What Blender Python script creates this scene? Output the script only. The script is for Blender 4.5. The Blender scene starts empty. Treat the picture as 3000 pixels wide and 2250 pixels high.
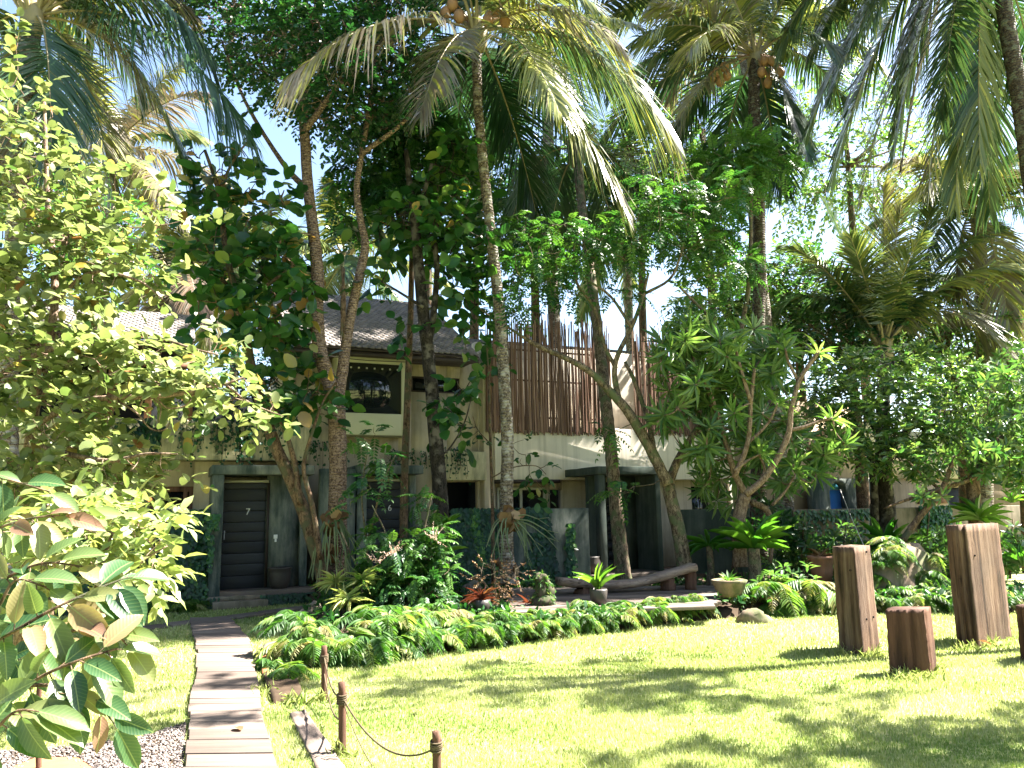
import bpy, math, random
import numpy as np
from mathutils import Vector, Matrix
C = bpy.context.scene.collection
rng = np.random.default_rng(7)
random.seed(7)
PI = math.pi
# ------------------------------------------------------------------ camera
CAM = np.array([0.0, 0.0, 1.62]); F = 2266.0
PITCH = math.radians(9.2); ROLL = math.radians(1.0)
_f = np.array([0, math.cos(PITCH), math.sin(PITCH)])
_r0 = np.array([1.0, 0, 0]); _u0 = np.array([0, -math.sin(PITCH), math.cos(PITCH)])
_u = _u0*math.cos(ROLL) + _r0*math.sin(ROLL)
_r = _r0*math.cos(ROLL) - _u0*math.sin(ROLL)
def ray(px, py): return _f + (px-1500)/F*_r - (py-1125)/F*_u
def at(px, py, Y):                       # point of the place at depth Y seen there in the photograph
    d = ray(px, py); return CAM + d*(Y/d[1])
def G(px, py, z=0.0):                    # point of the ground
    d = ray(px, py); return CAM + d*((z-CAM[2])/d[2])
def nrm(a): return a/np.maximum(np.linalg.norm(a, axis=-1, keepdims=True), 1e-9)
UP = np.array([0, 0, 1.0])
SUN_EL, SUN_AZ = math.radians(53), math.radians(75)     # azimuth clockwise from +Y
SUN = np.array([math.sin(SUN_AZ)*math.cos(SUN_EL), math.cos(SUN_AZ)*math.cos(SUN_EL), math.sin(SUN_EL)])
# ------------------------------------------------------------------ mesh builder
class MB:
    def __init__(s): s.v=[]; s.q=[]; s.t=[]; s.a=[]; s.uv=[]; s.n=0
    def add(s, v, q=None, t=None, var=0.5, uv=None):
        v = np.asarray(v, float).reshape(-1, 3); k = len(v)
        s.v.append(v)
        if q is not None and len(q): s.q.append(np.asarray(q, np.int64).reshape(-1, 4)+s.n)
        if t is not None and len(t): s.t.append(np.asarray(t, np.int64).reshape(-1, 3)+s.n)
        s.a.append(np.broadcast_to(np.asarray(var, float), (k,)).copy())
        s.uv.append(np.zeros((k, 2)) if uv is None else np.asarray(uv, float).reshape(-1, 2))
        s.n += k
    def mesh(s, name, mat, off=None, smooth=False):
        v = np.concatenate(s.v) if s.v else np.zeros((0, 3))
        if off is not None: v = v-np.asarray(off)
        q = np.concatenate(s.q) if s.q else np.zeros((0, 4), np.int64)
        t = np.concatenate(s.t) if s.t else np.zeros((0, 3), np.int64)
        me = bpy.data.meshes.new(name)
        me.vertices.add(len(v)); me.vertices.foreach_set('co', v.astype(np.float32).ravel())
        lv = np.concatenate([q.ravel(), t.ravel()])
        me.loops.add(len(lv)); me.loops.foreach_set('vertex_index', lv.astype(np.int32))
        ls = np.concatenate([np.arange(len(q))*4, len(q)*4+np.arange(len(t))*3])
        me.polygons.add(len(ls)); me.polygons.foreach_set('loop_start', ls.astype(np.int32))
        if smooth: me.polygons.foreach_set('use_smooth', np.ones(len(ls), bool))
        at_ = me.attributes.new('var', 'FLOAT', 'POINT'); at_.data.foreach_set('value', np.concatenate(s.a).astype(np.float32))
        uv = np.concatenate(s.uv)
        if np.any(uv):
            a = me.attributes.new('lu', 'FLOAT', 'POINT'); a.data.foreach_set('value', uv[:, 0].astype(np.float32))
            a = me.attributes.new('lv', 'FLOAT', 'POINT'); a.data.foreach_set('value', uv[:, 1].astype(np.float32))
        me.update(calc_edges=True); me.validate()
        me.materials.append(mat)
        return me
    def build(s, name, mat, parent=None, smooth=False, local=False, bevel=0, loc=None):
        off = None
        if parent is not None and not local: off = ROOT_LOC[parent.name]
        if loc is not None: off = np.asarray(loc, float)
        o = bpy.data.objects.new(name, s.mesh(name, mat, off, smooth)); C.objects.link(o)
        if loc is not None: o.location = loc; ROOT_LOC[o.name] = off
        if parent is not None:
            o.parent = parent
            if not local: ROOT_LOC[o.name] = off
        if bevel:
            b = o.modifiers.new('Bevel', 'BEVEL'); b.width = bevel; b.segments = 2; b.limit_method = 'ANGLE'
        return o
ROOT_LOC = {}
def tag(o, label=None, cat=None, group=None, kind=None):
    if label: o['label'] = label
    if cat: o['category'] = cat
    if group: o['group'] = group
    if kind: o['kind'] = kind
    return o
def thing(name, label, cat, loc, group=None, rz=0):
    o = bpy.data.objects.new(name, None); C.objects.link(o); o.location = [float(x) for x in loc]; o.rotation_euler = (0, 0, rz)
    o.empty_display_size = .2
    ROOT_LOC[o.name] = np.asarray(loc, float)
    return tag(o, label, cat, group)
def dup(o, loc, rz=0, sc=1, label=None):
    c = o.copy(); C.objects.link(c); c.location = [float(x) for x in loc]; c.rotation_euler = (0, 0, rz); c.scale = (sc, sc, sc)
    if label: c['label'] = label
    for ch in list(o.children):
        d = ch.copy(); C.objects.link(d); d.parent = c
        for g in list(ch.children):
            e = g.copy(); C.objects.link(e); e.parent = d
    return c
# ------------------------------------------------------------------ shapes
BQ = [(0,1,3,2),(4,6,7,5),(0,4,5,1),(2,3,7,6),(0,2,6,4),(1,5,7,3)]
def box(mb, x0, x1, y0, y1, z0, z1, var=.5, M=None):
    x0, x1 = min(x0,x1), max(x0,x1); y0, y1 = min(y0,y1), max(y0,y1); z0, z1 = min(z0,z1), max(z0,z1)
    v = np.array([(x,y,z) for x in (x0,x1) for y in (y0,y1) for z in (z0,z1)], float)
    if M is not None: v = (np.asarray(M)[:3,:3]@v.T).T+np.asarray(M)[:3,3]
    mb.add(v, BQ, var=var)
def catmull(P, n):
    P = np.asarray(P, float)
    if len(P) == 2: P = np.stack([P[0], (P[0]+P[1])/2, P[1]])
    Q = np.vstack([2*P[0]-P[1], P, 2*P[-1]-P[-2]])
    t = np.linspace(0, len(P)-1, n); i = np.minimum(t.astype(int), len(P)-2); f = (t-i)[:, None]
    p0, p1, p2, p3 = Q[i], Q[i+1], Q[i+2], Q[i+3]
    return .5*((2*p1)+(-p0+p2)*f+(2*p0-5*p1+4*p2-p3)*f*f+(-p0+3*p1-3*p2+p3)*f**3)
def tube(mb, P, R, sides=8, seg=None, var=.5, lump=0, cap=True, smoothpath=True):
    P = np.asarray(P, float); R = np.asarray(R, float)
    if R.ndim == 0: R = np.full(len(P), float(R))
    if smoothpath:
        n = seg or max(3, (len(P)-1)*4+1)
        S = catmull(P, n); rr = np.interp(np.linspace(0, len(P)-1, n), np.arange(len(P)), R)
    else: S, rr, n = P, R, len(P)
    T = nrm(np.gradient(S, axis=0))
    a = np.array([1.0, 0, 0]) if abs(T[0][0]) < .9 else np.array([0, 1.0, 0])
    N = np.zeros_like(S); x = nrm(np.cross(T[0], a))
    for i in range(n):
        x = nrm(x-T[i]*np.dot(x, T[i])); N[i] = x
    B = np.cross(T, N)
    th = np.arange(sides)/sides*2*PI
    rad = rr[:, None]*np.ones(sides)[None]
    if lump: rad = rad*(1+lump*rng.standard_normal(rad.shape))
    V = S[:, None]+rad[..., None]*(np.cos(th)[None, :, None]*N[:, None]+np.sin(th)[None, :, None]*B[:, None])
    i = np.arange(n-1)[:, None]*sides; j = np.arange(sides)[None]; k = (j+1) % sides
    q = np.stack([i+j, i+k, i+sides+k, i+sides+j], -1).reshape(-1, 4)
    V = V.reshape(-1, 3); tt = []
    if cap:
        V = np.vstack([V, S[0], S[-1]]); m = n*sides
        tt = [(m, (s+1) % sides, s) for s in range(sides)]+[(m+1, (n-1)*sides+s, (n-1)*sides+(s+1) % sides) for s in range(sides)]
    mb.add(V, q, tt, var)
def lathe(mb, prof, c=(0,0,0), sides=24, var=.5, lump=0):
    n = len(prof); th = np.arange(sides)/sides*2*PI
    V = np.array([[(r*math.cos(t)*(1+lump*rng.standard_normal()), r*math.sin(t)*(1+lump*rng.standard_normal()), z) for t in th] for r, z in prof]).reshape(-1, 3)+np.asarray(c)
    q = [(i*sides+s, i*sides+(s+1) % sides, (i+1)*sides+(s+1) % sides, (i+1)*sides+s) for i in range(n-1) for s in range(sides)]
    mb.add(V, q, None, var)
def ico(sub=2):
    import bmesh
    bm = bmesh.new(); bmesh.ops.create_icosphere(bm, subdivisions=sub, radius=1)
    v = np.array([x.co[:] for x in bm.verts]); t = np.array([[y.index for y in f.verts] for f in bm.faces]); bm.free()
    return v, t
ICO1, ICO2, ICO3 = ico(1), ico(2), ico(3)
def lump(V, amp, fr, seed=0):
    r = np.random.default_rng(seed); out = np.zeros(len(V))
    for _ in range(7):
        k = r.standard_normal(3)*fr; out += np.sin(V@k+r.uniform(0, 6.28))
    return V*(1+amp*out/2.6)[:, None]
# ------------------------------------------------------------------ materials
def newmat(name):
    m = bpy.data.materials.new(name); m.use_nodes = True; nt = m.node_tree; nt.nodes.clear()
    return m, nt
def nd(nt, t, **k):
    n = nt.nodes.new(t)
    for a, b in k.items():
        if a in n.inputs: n.inputs[a].default_value = b
        else: setattr(n, a, b)
    return n
def ramp(nt, stops):
    r = nt.nodes.new('ShaderNodeValToRGB'); e = r.color_ramp.elements
    while len(e) > 1: e.remove(e[-1])
    e[0].position = stops[0][0]; e[0].color = (*stops[0][1], 1)
    for p, c in stops[1:]: x = e.new(p); x.color = (*c, 1)
    return r
def mix(nt, fac, a, b, mode='MIX'):
    n = nt.nodes.new('ShaderNodeMix'); n.data_type = 'RGBA'; n.blend_type = mode
    for s, x in ((0, fac), (6, a), (7, b)):
        if hasattr(x, 'is_output'): nt.links.new(x, n.inputs[s])
        else: n.inputs[s].default_value = x if s == 0 else (*x, 1)
    return n.outputs[2]
def noise(nt, scale, det=4, rough=.6, vec=None, stretch=None, dist=0):
    n = nd(nt, 'ShaderNodeTexNoise'); n.inputs['Scale'].default_value = scale; n.inputs['Detail'].default_value = det
    n.inputs['Roughness'].default_value = rough; n.inputs['Distortion'].default_value = dist
    if vec is None: vec = nd(nt, 'ShaderNodeTexCoord').outputs['Object']
    if stretch:
        mp = nd(nt, 'ShaderNodeMapping'); mp.inputs['Scale'].default_value = stretch
        nt.links.new(vec, mp.inputs['Vector']); vec = mp.outputs[0]
    nt.links.new(vec, n.inputs['Vector'])
    return n.outputs['Fac']
def finish(m, nt, col, rough=.7, spec=.4, bump=None, bstr=.3, bdist=.01, trans=None, tfac=0, metallic=0, coat=0):
    b = nd(nt, 'ShaderNodeBsdfPrincipled')
    if hasattr(col, 'is_output'): nt.links.new(col, b.inputs['Base Color'])
    else: b.inputs['Base Color'].default_value = (*col, 1)
    if hasattr(rough, 'is_output'): nt.links.new(rough, b.inputs['Roughness'])
    else: b.inputs['Roughness'].default_value = rough
    b.inputs['Specular IOR Level'].default_value = spec; b.inputs['Metallic'].default_value = metallic
    b.inputs['Coat Weight'].default_value = coat
    if bump is not None:
        u = nd(nt, 'ShaderNodeBump'); u.inputs['Strength'].default_value = bstr; u.inputs['Distance'].default_value = bdist
        nt.links.new(bump, u.inputs['Height']); nt.links.new(u.outputs[0], b.inputs['Normal'])
    out = nd(nt, 'ShaderNodeOutputMaterial'); sh = b.outputs[0]
    if tfac:
        t = nd(nt, 'ShaderNodeBsdfTranslucent')
        if hasattr(trans, 'is_output'): nt.links.new(trans, t.inputs['Color'])
        else: t.inputs['Color'].default_value = (*trans, 1)
        x = nd(nt, 'ShaderNodeMixShader'); x.inputs[0].default_value = tfac
        nt.links.new(sh, x.inputs[1]); nt.links.new(t.outputs[0], x.inputs[2]); sh = x.outputs[0]
    nt.links.new(sh, out.inputs['Surface'])
    return m
def attr(nt, name='var'):
    a = nd(nt, 'ShaderNodeAttribute'); a.attribute_name = name; return a.outputs['Fac']
def leafmat(name, stops, rough=.42, tfac=.35, spec=.45, tint=(1.2, 1.25, .65), veins=False, tgain=1.0):
    m, nt = newmat(name); g_ = 1.0 if name in ('grass_blade', 'dry_leaf', 'staghorn', 'pale_pink_flower', 'striped_leaf') else .85 if name == 'foreground_leaf' else .62
    stops = [(p, tuple(x*g_ for x in c)) for p, c in stops]; tgain *= 1.0 if g_ == 1 else 1.3
    r = ramp(nt, stops); nt.links.new(attr(nt), r.inputs[0]); col = r.outputs[0]
    if veins:
        lu, lv = attr(nt, 'lu'), attr(nt, 'lv')
        ab = nd(nt, 'ShaderNodeMath', operation='ABSOLUTE'); nt.links.new(lu, ab.inputs[0])
        w = nd(nt, 'ShaderNodeMath', operation='MULTIPLY_ADD'); nt.links.new(ab.outputs[0], w.inputs[0]); w.inputs[1].default_value = -.22; nt.links.new(lv, w.inputs[2])
        k = nd(nt, 'ShaderNodeMath', operation='MULTIPLY'); nt.links.new(w.outputs[0], k.inputs[0]); k.inputs[1].default_value = 75
        sn = nd(nt, 'ShaderNodeMath', operation='SINE'); nt.links.new(k.outputs[0], sn.inputs[0])
        mid = nd(nt, 'ShaderNodeMath', operation='LESS_THAN'); nt.links.new(ab.outputs[0], mid.inputs[0]); mid.inputs[1].default_value = .05
        vr = nd(nt, 'ShaderNodeMapRange'); nt.links.new(sn.outputs[0], vr.inputs[0]); vr.inputs[1].default_value = .55; vr.inputs[2].default_value = 1; vr.inputs[4].default_value = .14
        mx = nd(nt, 'ShaderNodeMath', operation='MAXIMUM'); nt.links.new(vr.outputs[0], mx.inputs[0])
        m2 = nd(nt, 'ShaderNodeMath', operation='MULTIPLY'); nt.links.new(mid.outputs[0], m2.inputs[0]); m2.inputs[1].default_value = .6
        nt.links.new(m2.outputs[0], mx.inputs[1])
        col = mix(nt, mx.outputs[0], col, (.26, .32, .12)); bump = sn.outputs[0]
    tc = mix(nt, 1.0, col, tuple(x*tgain for x in tint), 'MULTIPLY')
    return finish(m, nt, col, rough, spec, bump=bump if veins else None, bstr=.07, bdist=.002, trans=tc, tfac=tfac)
def vmat(name, stops, rough=.8, spec=.25, nscale=12, namt=.45, stretch=None, bstr=.35, bdist=.01, dark=(.5, .5, .5)):
    """colour by each piece's own tint, mottled by noise"""
    m, nt = newmat(name)
    r = ramp(nt, stops); nt.links.new(attr(nt), r.inputs[0])
    nz = noise(nt, nscale, 6, .65, stretch=stretch)
    mr = nd(nt, 'ShaderNodeMapRange'); nt.links.new(nz, mr.inputs[0]); mr.inputs[1].default_value = .38; mr.inputs[2].default_value = .68; mr.inputs[4].default_value = namt
    d = mix(nt, 1.0, r.outputs[0], dark, 'MULTIPLY')
    col = mix(nt, mr.outputs[0], r.outputs[0], d)
    return finish(m, nt, col, rough, spec, bump=nz, bstr=bstr, bdist=bdist)
def bark(name, c1, c2, c3=None, scale=14, ring=0, bstr=.6, rlo=.45):
    m, nt = newmat(name)
    c1 = tuple(x*.62 for x in c1); c2 = tuple(x*.68 for x in c2); c3 = c3 and tuple(x*.68 for x in c3)
    n1 = noise(nt, scale, 6, .7, stretch=(1, 1, .35 if not ring else 1.6)); n2 = noise(nt, scale*.35, 3, .5)
    r = ramp(nt, [(.40, c1), (.57, c2)]); nt.links.new(n1, r.inputs[0]); col = r.outputs[0]
    n5 = noise(nt, scale*2.6, 4, .7, stretch=(1, 1, .6)); r5 = ramp(nt, [(.50, (1.12, 1.1, 1.08)), (.62, (.30, .28, .27))]); nt.links.new(n5, r5.inputs[0]); col = mix(nt, 1.0, col, r5.outputs[0], 'MULTIPLY')
    if c3 is not None:
        r2 = ramp(nt, [(.5, (0, 0, 0)), (.62, (1, 1, 1))]); nt.links.new(n2, r2.inputs[0])
        col = mix(nt, r2.outputs[0], col, c3)
    bm = n1
    if ring:
        tc = nd(nt, 'ShaderNodeTexCoord'); w = nd(nt, 'ShaderNodeTexWave'); w.bands_direction = 'Z'
        w.inputs['Scale'].default_value = ring; w.inputs['Distortion'].default_value = 5; w.inputs['Detail'].default_value = 3
        w.inputs['Detail Scale'].default_value = 2
        nt.links.new(tc.outputs['Object'], w.inputs['Vector'])
        rr = ramp(nt, [(.0, (rlo, rlo, rlo)), (.25, (1, 1, 1))]); nt.links.new(w.outputs['Fac'], rr.inputs[0])
        col = mix(nt, 1.0, col, rr.outputs[0], 'MULTIPLY'); bm = w.outputs['Fac']
    return finish(m, nt, col, .85, .2, bump=bm, bstr=bstr, bdist=.02)
def plaster(name, c, c2, stain=(.10, .11, .07), amt=.6, sc=1.2, lo=.5, hi=.75, rough=.85):
    m, nt = newmat(name)
    n1 = noise(nt, 2.2, 5, .6); n2 = noise(nt, sc, 6, .7, stretch=(1.6, 1.6, .35)); n3 = noise(nt, 60, 3, .6)
    r = ramp(nt, [(.35, c), (.7, c2)]); nt.links.new(n1, r.inputs[0])
    mr = nd(nt, 'ShaderNodeMapRange'); nt.links.new(n2, mr.inputs[0]); mr.inputs[1].default_value = lo; mr.inputs[2].default_value = hi; mr.inputs[4].default_value = amt
    col = mix(nt, mr.outputs[0], r.outputs[0], stain)
    n4 = noise(nt, 1.0, 5, .65, stretch=(9, 9, .35)); m4 = nd(nt, 'ShaderNodeMapRange'); nt.links.new(n4, m4.inputs[0]); m4.inputs[1].default_value = .5; m4.inputs[2].default_value = .72; m4.inputs[4].default_value = .55
    col = mix(nt, m4.outputs[0], col, tuple(a*.5+b*.35 for a, b in zip(stain, c)))
    return finish(m, nt, col, rough, .25, bump=n3, bstr=.15, bdist=.005)
def plain(name, c, rough=.6, spec=.4, nscale=20, amt=.25, metallic=0, bstr=.1):
    m, nt = newmat(name)
    n1 = noise(nt, nscale, 5, .6)
    col = mix(nt, n1, tuple(x*(1-amt) for x in c), tuple(min(1, x*(1+amt)) for x in c))
    return finish(m, nt, col, rough, spec, bump=n1, bstr=bstr, bdist=.005, metallic=metallic)
def oldwood(name, stops, sc=7, st=(1, 1, .06), crack=.75, bstr=.8, rough=.8):
    m, nt = newmat(name)
    n1 = noise(nt, sc, 8, .65, stretch=st, dist=.4); n2 = noise(nt, sc*3.5, 6, .7, stretch=st); n3 = noise(nt, 1.7, 3, .5)
    r = ramp(nt, stops); nt.links.new(n1, r.inputs[0])
    cr = ramp(nt, [(.30, (crack,)*3), (.44, (0, 0, 0))]); nt.links.new(n2, cr.inputs[0])
    col = mix(nt, cr.outputs[0], r.outputs[0], tuple(x*.25 for x in stops[0][1]))
    v = ramp(nt, [(.35, (.7, .7, .72)), (.65, (1.1, 1.05, 1))]); nt.links.new(n3, v.inputs[0])
    col = mix(nt, 1.0, col, v.outputs[0], 'MULTIPLY')
    return finish(m, nt, col, rough, .2, bump=n2, bstr=bstr, bdist=.012)
MT = {}
MT['plaster'] = plaster('cream_plaster', (.42, .35, .25), (.51, .44, .33), (.10, .10, .065), .7, 1.1, .5, .78)
MT['plaster_stained'] = plaster('stained_plaster', (.42, .38, .24), (.52, .46, .30), (.045, .07, .045), .9, 1.6, .46, .66)
MT['white'] = plaster('white_plaster', (.62, .56, .47), (.70, .63, .53), (.28, .25, .18), .35, 1.0, .55, .85)
MT['beige'] = plaster('beige_plaster', (.36, .27, .19), (.44, .34, .25), (.12, .10, .07), .6, 1.0, .5, .8)
MT['concrete'] = plaster('grey_concrete', (.12, .14, .135), (.25, .26, .225), (.018, .036, .036), .93, 1.9, .40, .62)
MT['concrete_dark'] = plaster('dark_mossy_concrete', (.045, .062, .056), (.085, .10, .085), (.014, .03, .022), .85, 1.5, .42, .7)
MT['door'] = vmat('dark_plank_door', [(0, (.005, .008, .013)), (1, (.045, .05, .055))], .55, .4, 9, .6, (.12, 1, 1.6), .4)
MT['dark'] = plain('dark_interior', (.012, .014, .016), .8, .2)  # near-black coat stands in for shade inside rooms, gallery and bolt holes
MT['trim'] = plain('pale_window_trim', (.46, .45, .33), .6, .35, 6, .08)
MT['darktrim'] = plain('dark_timber_trim', (.035, .025, .02), .6, .35)
MT['brownwood'] = oldwood('brown_joinery', [(.3, (.10, .05, .035)), (.7, (.22, .12, .08))], 6)
MT['bamboo'] = vmat('bamboo_sticks', [(0, (.07, .035, .025)), (.5, (.17, .09, .06)), (1, (.32, .20, .14))], .6, .35, 9, .5, (1, 1, .25))
MT['tile'] = vmat('roof_tiles', [(0, (.15, .135, .13)), (.6, (.21, .19, .18)), (1, (.28, .24, .22))], .8, .2, 3, .35)
MT['plank'] = vmat('path_planks', [(0, (.10, .077, .066)), (.5, (.145, .113, .096)), (1, (.19, .15, .128))], .75, .25, 5, .65, (.35, 3.5, 1), .5)
MT['deck'] = vmat('deck_planks', [(0, (.09, .07, .058)), (1, (.21, .17, .145))], .75, .25, 5, .55, (.35, 3.5, 1), .5)
MT['stone'] = plaster('weathered_stone', (.17, .135, .105), (.25, .205, .16), (.045, .055, .028), .85, 2.5, .45, .7)
MT['pillar'] = oldwood('weathered_timber', [(.34, (.022, .014, .009)), (.46, (.095, .055, .036)), (.66, (.19, .132, .094))], 13, (1, 1, .05), .95, 1.2)
MT['redwood'] = oldwood('reddish_timber', [(.30, (.03, .015, .010)), (.5, (.085, .042, .028)), (.75, (.145, .08, .056))], 9, (1, 1, .1), .6, .7)
MT['log'] = oldwood('grey_log', [(.32, (.08, .05, .038)), (.5, (.29, .22, .175)), (.72, (.46, .38, .31))], 11, (.05, 1, 1), .95, 1.0)
MT['postwood'] = oldwood('stake_timber', [(.3, (.06, .028, .018)), (.7, (.16, .09, .062))], 18)
MT['rope'] = plain('brown_rope', (.09, .07, .045), .9, .1, 90, .5, 0, .8)
MT['steel'] = plain('pale_wire', (.5, .5, .5), .4, .5)
MT['soil'] = plain('dark_soil', (.05, .035, .024), .95, .1, 9, .6, 0, .8)
MT['redsoil'] = plain('red_soil', (.30, .12, .06), .95, .1, 9, .3, 0, .6)
MT['pebble'] = vmat('pebbles', [(0, (.05, .042, .042)), (.5, (.14, .115, .105)), (1, (.32, .27, .245))], .8, .3, 30, .3)
MT['pot'] = plain('dark_glazed_pot', (.045, .038, .034), .45, .5, 5, .5)
MT['terracotta'] = plaster('terracotta', (.26, .12, .075), (.34, .17, .11), (.10, .08, .05), .6, 3, .45, .7)
MT['switch'] = plain('white_switch_plastic', (.8, .8, .78), .4, .4, 5, .02)
MT['number'] = plain('pale_number', (.7, .7, .68), .4, .4, 5, .02)
MT['blue'] = plain('blue_paint', (.03, .16, .50), .6, .3, 4, .25)
MT['lightblue'] = plain('turquoise_paint', (.06, .30, .42), .6, .3, 4, .25)
MT['bark_light'] = bark('ringed_pale_bark', (.15, .095, .075), (.40, .29, .235), None, 20, 7, .6, .6)
MT['bark_brown'] = bark('rough_brown_bark', (.09, .055, .035), (.24, .16, .105), (.10, .10, .06), 16)
MT['bark_dark'] = bark('dark_bark', (.015, .012, .011), (.05, .042, .036), (.16, .14, .12), 18)
MT['bark_palm'] = bark('palm_bark', (.075, .056, .045), (.30, .25, .205), (.44, .41, .37), 20, 5.5, .6, .75)
MT['bark_palm_dark'] = bark('dark_palm_bark', (.035, .026, .02), (.13, .10, .075), (.17, .17, .12), 26, 5.5, .5, .72)
MT['bark_moss'] = bark('mossy_bark', (.08, .055, .04), (.27, .21, .15), (.12, .14, .07), 18)
MT['twig'] = bark('pale_twig', (.16, .10, .07), (.34, .25, .19), None, 30)
MT['coconut'] = plain('tan_coconut', (.28, .15, .07), .6, .3, 8, .35)
MT['rachis'] = plain('frond_midrib', (.22, .18, .09), .5, .4, 8, .3)
def glassmat():
    m, nt = newmat('dark_window_glass')
    return finish(m, nt, (.008, .012, .014), .03, .6)
MT['glass'] = glassmat()
D3 = lambda a, b, c: [(0, a), (.5, b), (1, c)]
LF = {}
LF['fine'] = leafmat('fine_dark_leaf', D3((.012, .055, .022), (.025, .11, .03), (.075, .19, .035)), .42, .35)
LF['teak'] = leafmat('big_leaf', [(0, (.016, .075, .026)), (.5, (.05, .17, .035)), (.8, (.17, .30, .06)), (.88, (.40, .36, .08)), (1, (.42, .24, .09))], .36, .44)
LF['round'] = leafmat('round_leaf', [(0, (.06, .135, .03)), (.35, (.185, .25, .08)), (.85, (.35, .38, .17)), (.93, (.42, .33, .09)), (1, (.35, .16, .07))], .40, .38, .5, tint=(1.1, 1.15, .8))
LF['pinnate'] = leafmat('pinnate_leaf', D3((.015, .075, .025), (.04, .15, .03), (.12, .26, .045)), .42, .38)
LF['mango'] = leafmat('mango_leaf', D3((.02, .08, .03), (.075, .19, .05), (.25, .36, .11)), .28, .46, .65)
LF['plumeria'] = leafmat('plumeria_leaf', D3((.04, .13, .04), (.11, .24, .06), (.26, .38, .12)), .36, .42, .5)
LF['fern'] = leafmat('fern_leaf', [(0, (.03, .11, .022)), (.5, (.085, .22, .035)), (.86, (.26, .37, .085)), (1, (.42, .38, .18))], .55, .42)
LF['nest'] = leafmat('nest_fern_leaf', D3((.03, .14, .02), (.07, .24, .025), (.19, .37, .05)), .36, .42)
LF['ivy'] = leafmat('ivy_leaf', [(0, (.010, .055, .028)), (.5, (.022, .12, .045)), (.8, (.06, .22, .045)), (1, (.16, .40, .05))], .36, .32, .55)
LF['palm'] = leafmat('palm_leaflet', [(0, (.016, .065, .028)), (.4, (.05, .12, .04)), (.6, (.13, .18, .055)), (.75, (.42, .43, .09)), (.83, (.25, .235, .175)), (1, (.25, .18, .13))], .32, .30, .6, tint=(1.1, 1.1, .75))  # grey-tan stop: dry leaflets, and the gloss of sunlit ones put into colour
LF['bigleaf'] = leafmat('foreground_leaf', [(0, (.018, .06, .024)), (.38, (.05, .115, .038)), (.66, (.13, .18, .06)), (.84, (.26, .22, .10)), (1, (.22, .12, .085))], .38, .30, .55, veins=True)
LF['varieg'] = leafmat('striped_leaf', D3((.12, .22, .06), (.34, .42, .15), (.52, .52, .24)), .5, .35)
LF['bromel'] = leafmat('red_bromeliad', D3((.10, .02, .018), (.19, .05, .035), (.26, .12, .06)), .4, .3)
LF['dry'] = leafmat('dry_leaf', D3((.08, .04, .02), (.20, .12, .065), (.32, .23, .13)), .7, .25, .2, tint=(1.1, .9, .6))
LF['grass'] = leafmat('grass_blade', D3((.12, .21, .04), (.32, .375, .13), (.52, .52, .30)), .5, .42, .3, tint=(1.1, 1.1, .8))
LF['flower'] = leafmat('pale_pink_flower', D3((.40, .27, .21), (.52, .38, .31), (.60, .47, .40)), .6, .3, .2, tint=(1, .9, .8))
LF['stag'] = leafmat('staghorn', D3((.06, .10, .045), (.12, .17, .085), (.22, .26, .15)), .6, .3)
# ------------------------------------------------------------------ setting
YAW = math.radians(24)
HU = np.array([math.cos(YAW), math.sin(YAW), 0]); HB = np.array([-math.sin(YAW), math.cos(YAW), 0])   # along the facade, into the house
_p = G(612, 1763, .12)
HO = _p + HB*1.2; HO[2] = 0                                        # facade plane at local y = 0, porch fronts at -1.2
def L(px, py, y=0.0):                                              # photo point -> (u, z) on the plane local y
    d = ray(px, py); o = CAM-HO
    t = (y-o@HB)/(d@HB); p = o+d*t
    return p@HU, p[2]
def LX(px, y=0.0, py=1500): return L(px, py, y)[0]
def LZ(px, py, y=0.0): return L(px, py, y)[1]
def W(u, y, z): return HO+HU*u+HB*y+UP*z
def poly_in(P, X, Y):
    P = np.asarray(P)[:, :2]; r = np.zeros(X.shape, bool); j = len(P)-1
    for i in range(len(P)):
        c = ((P[i,1] > Y) != (P[j,1] > Y)) & (X < (P[j,0]-P[i,0])*(Y-P[i,1])/(P[j,1]-P[i,1]+1e-12)+P[i,0]); r ^= c; j = i
    return r
# ground
gm, nt = newmat('lawn_ground')
n1 = noise(nt, .35, 5, .6); n2 = noise(nt, 30, 4, .6)
r = ramp(nt, [(.35, (.2, .25, .08)), (.65, (.38, .38, .2))]); nt.links.new(n1, r.inputs[0])
r2 = ramp(nt, [(.3, (.55, .55, .5)), (.7, (1.1, 1.1, 1))]); nt.links.new(n2, r2.inputs[0])
finish(gm, nt, mix(nt, 1.0, r.outputs[0], r2.outputs[0], 'MULTIPLY'), .9, .15, bump=n2, bstr=.6, bdist=.02)
mb = MB(); xs = np.concatenate([[-400, -100], np.linspace(-30, 40, 36), [120, 400]]); ys = np.concatenate([[-300, -60], np.linspace(-20, 40, 31), [100, 400]])
X, Y = np.meshgrid(xs, ys, indexing='ij'); V = np.stack([X, Y, np.zeros_like(X)], -1).reshape(-1, 3); ny = len(ys)
mb.add(V, [(i*ny+j, (i+1)*ny+j, (i+1)*ny+j+1, i*ny+j+1) for i in range(len(xs)-1) for j in range(ny-1)])
tag(mb.build('lawn', gm), kind='structure')
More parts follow.
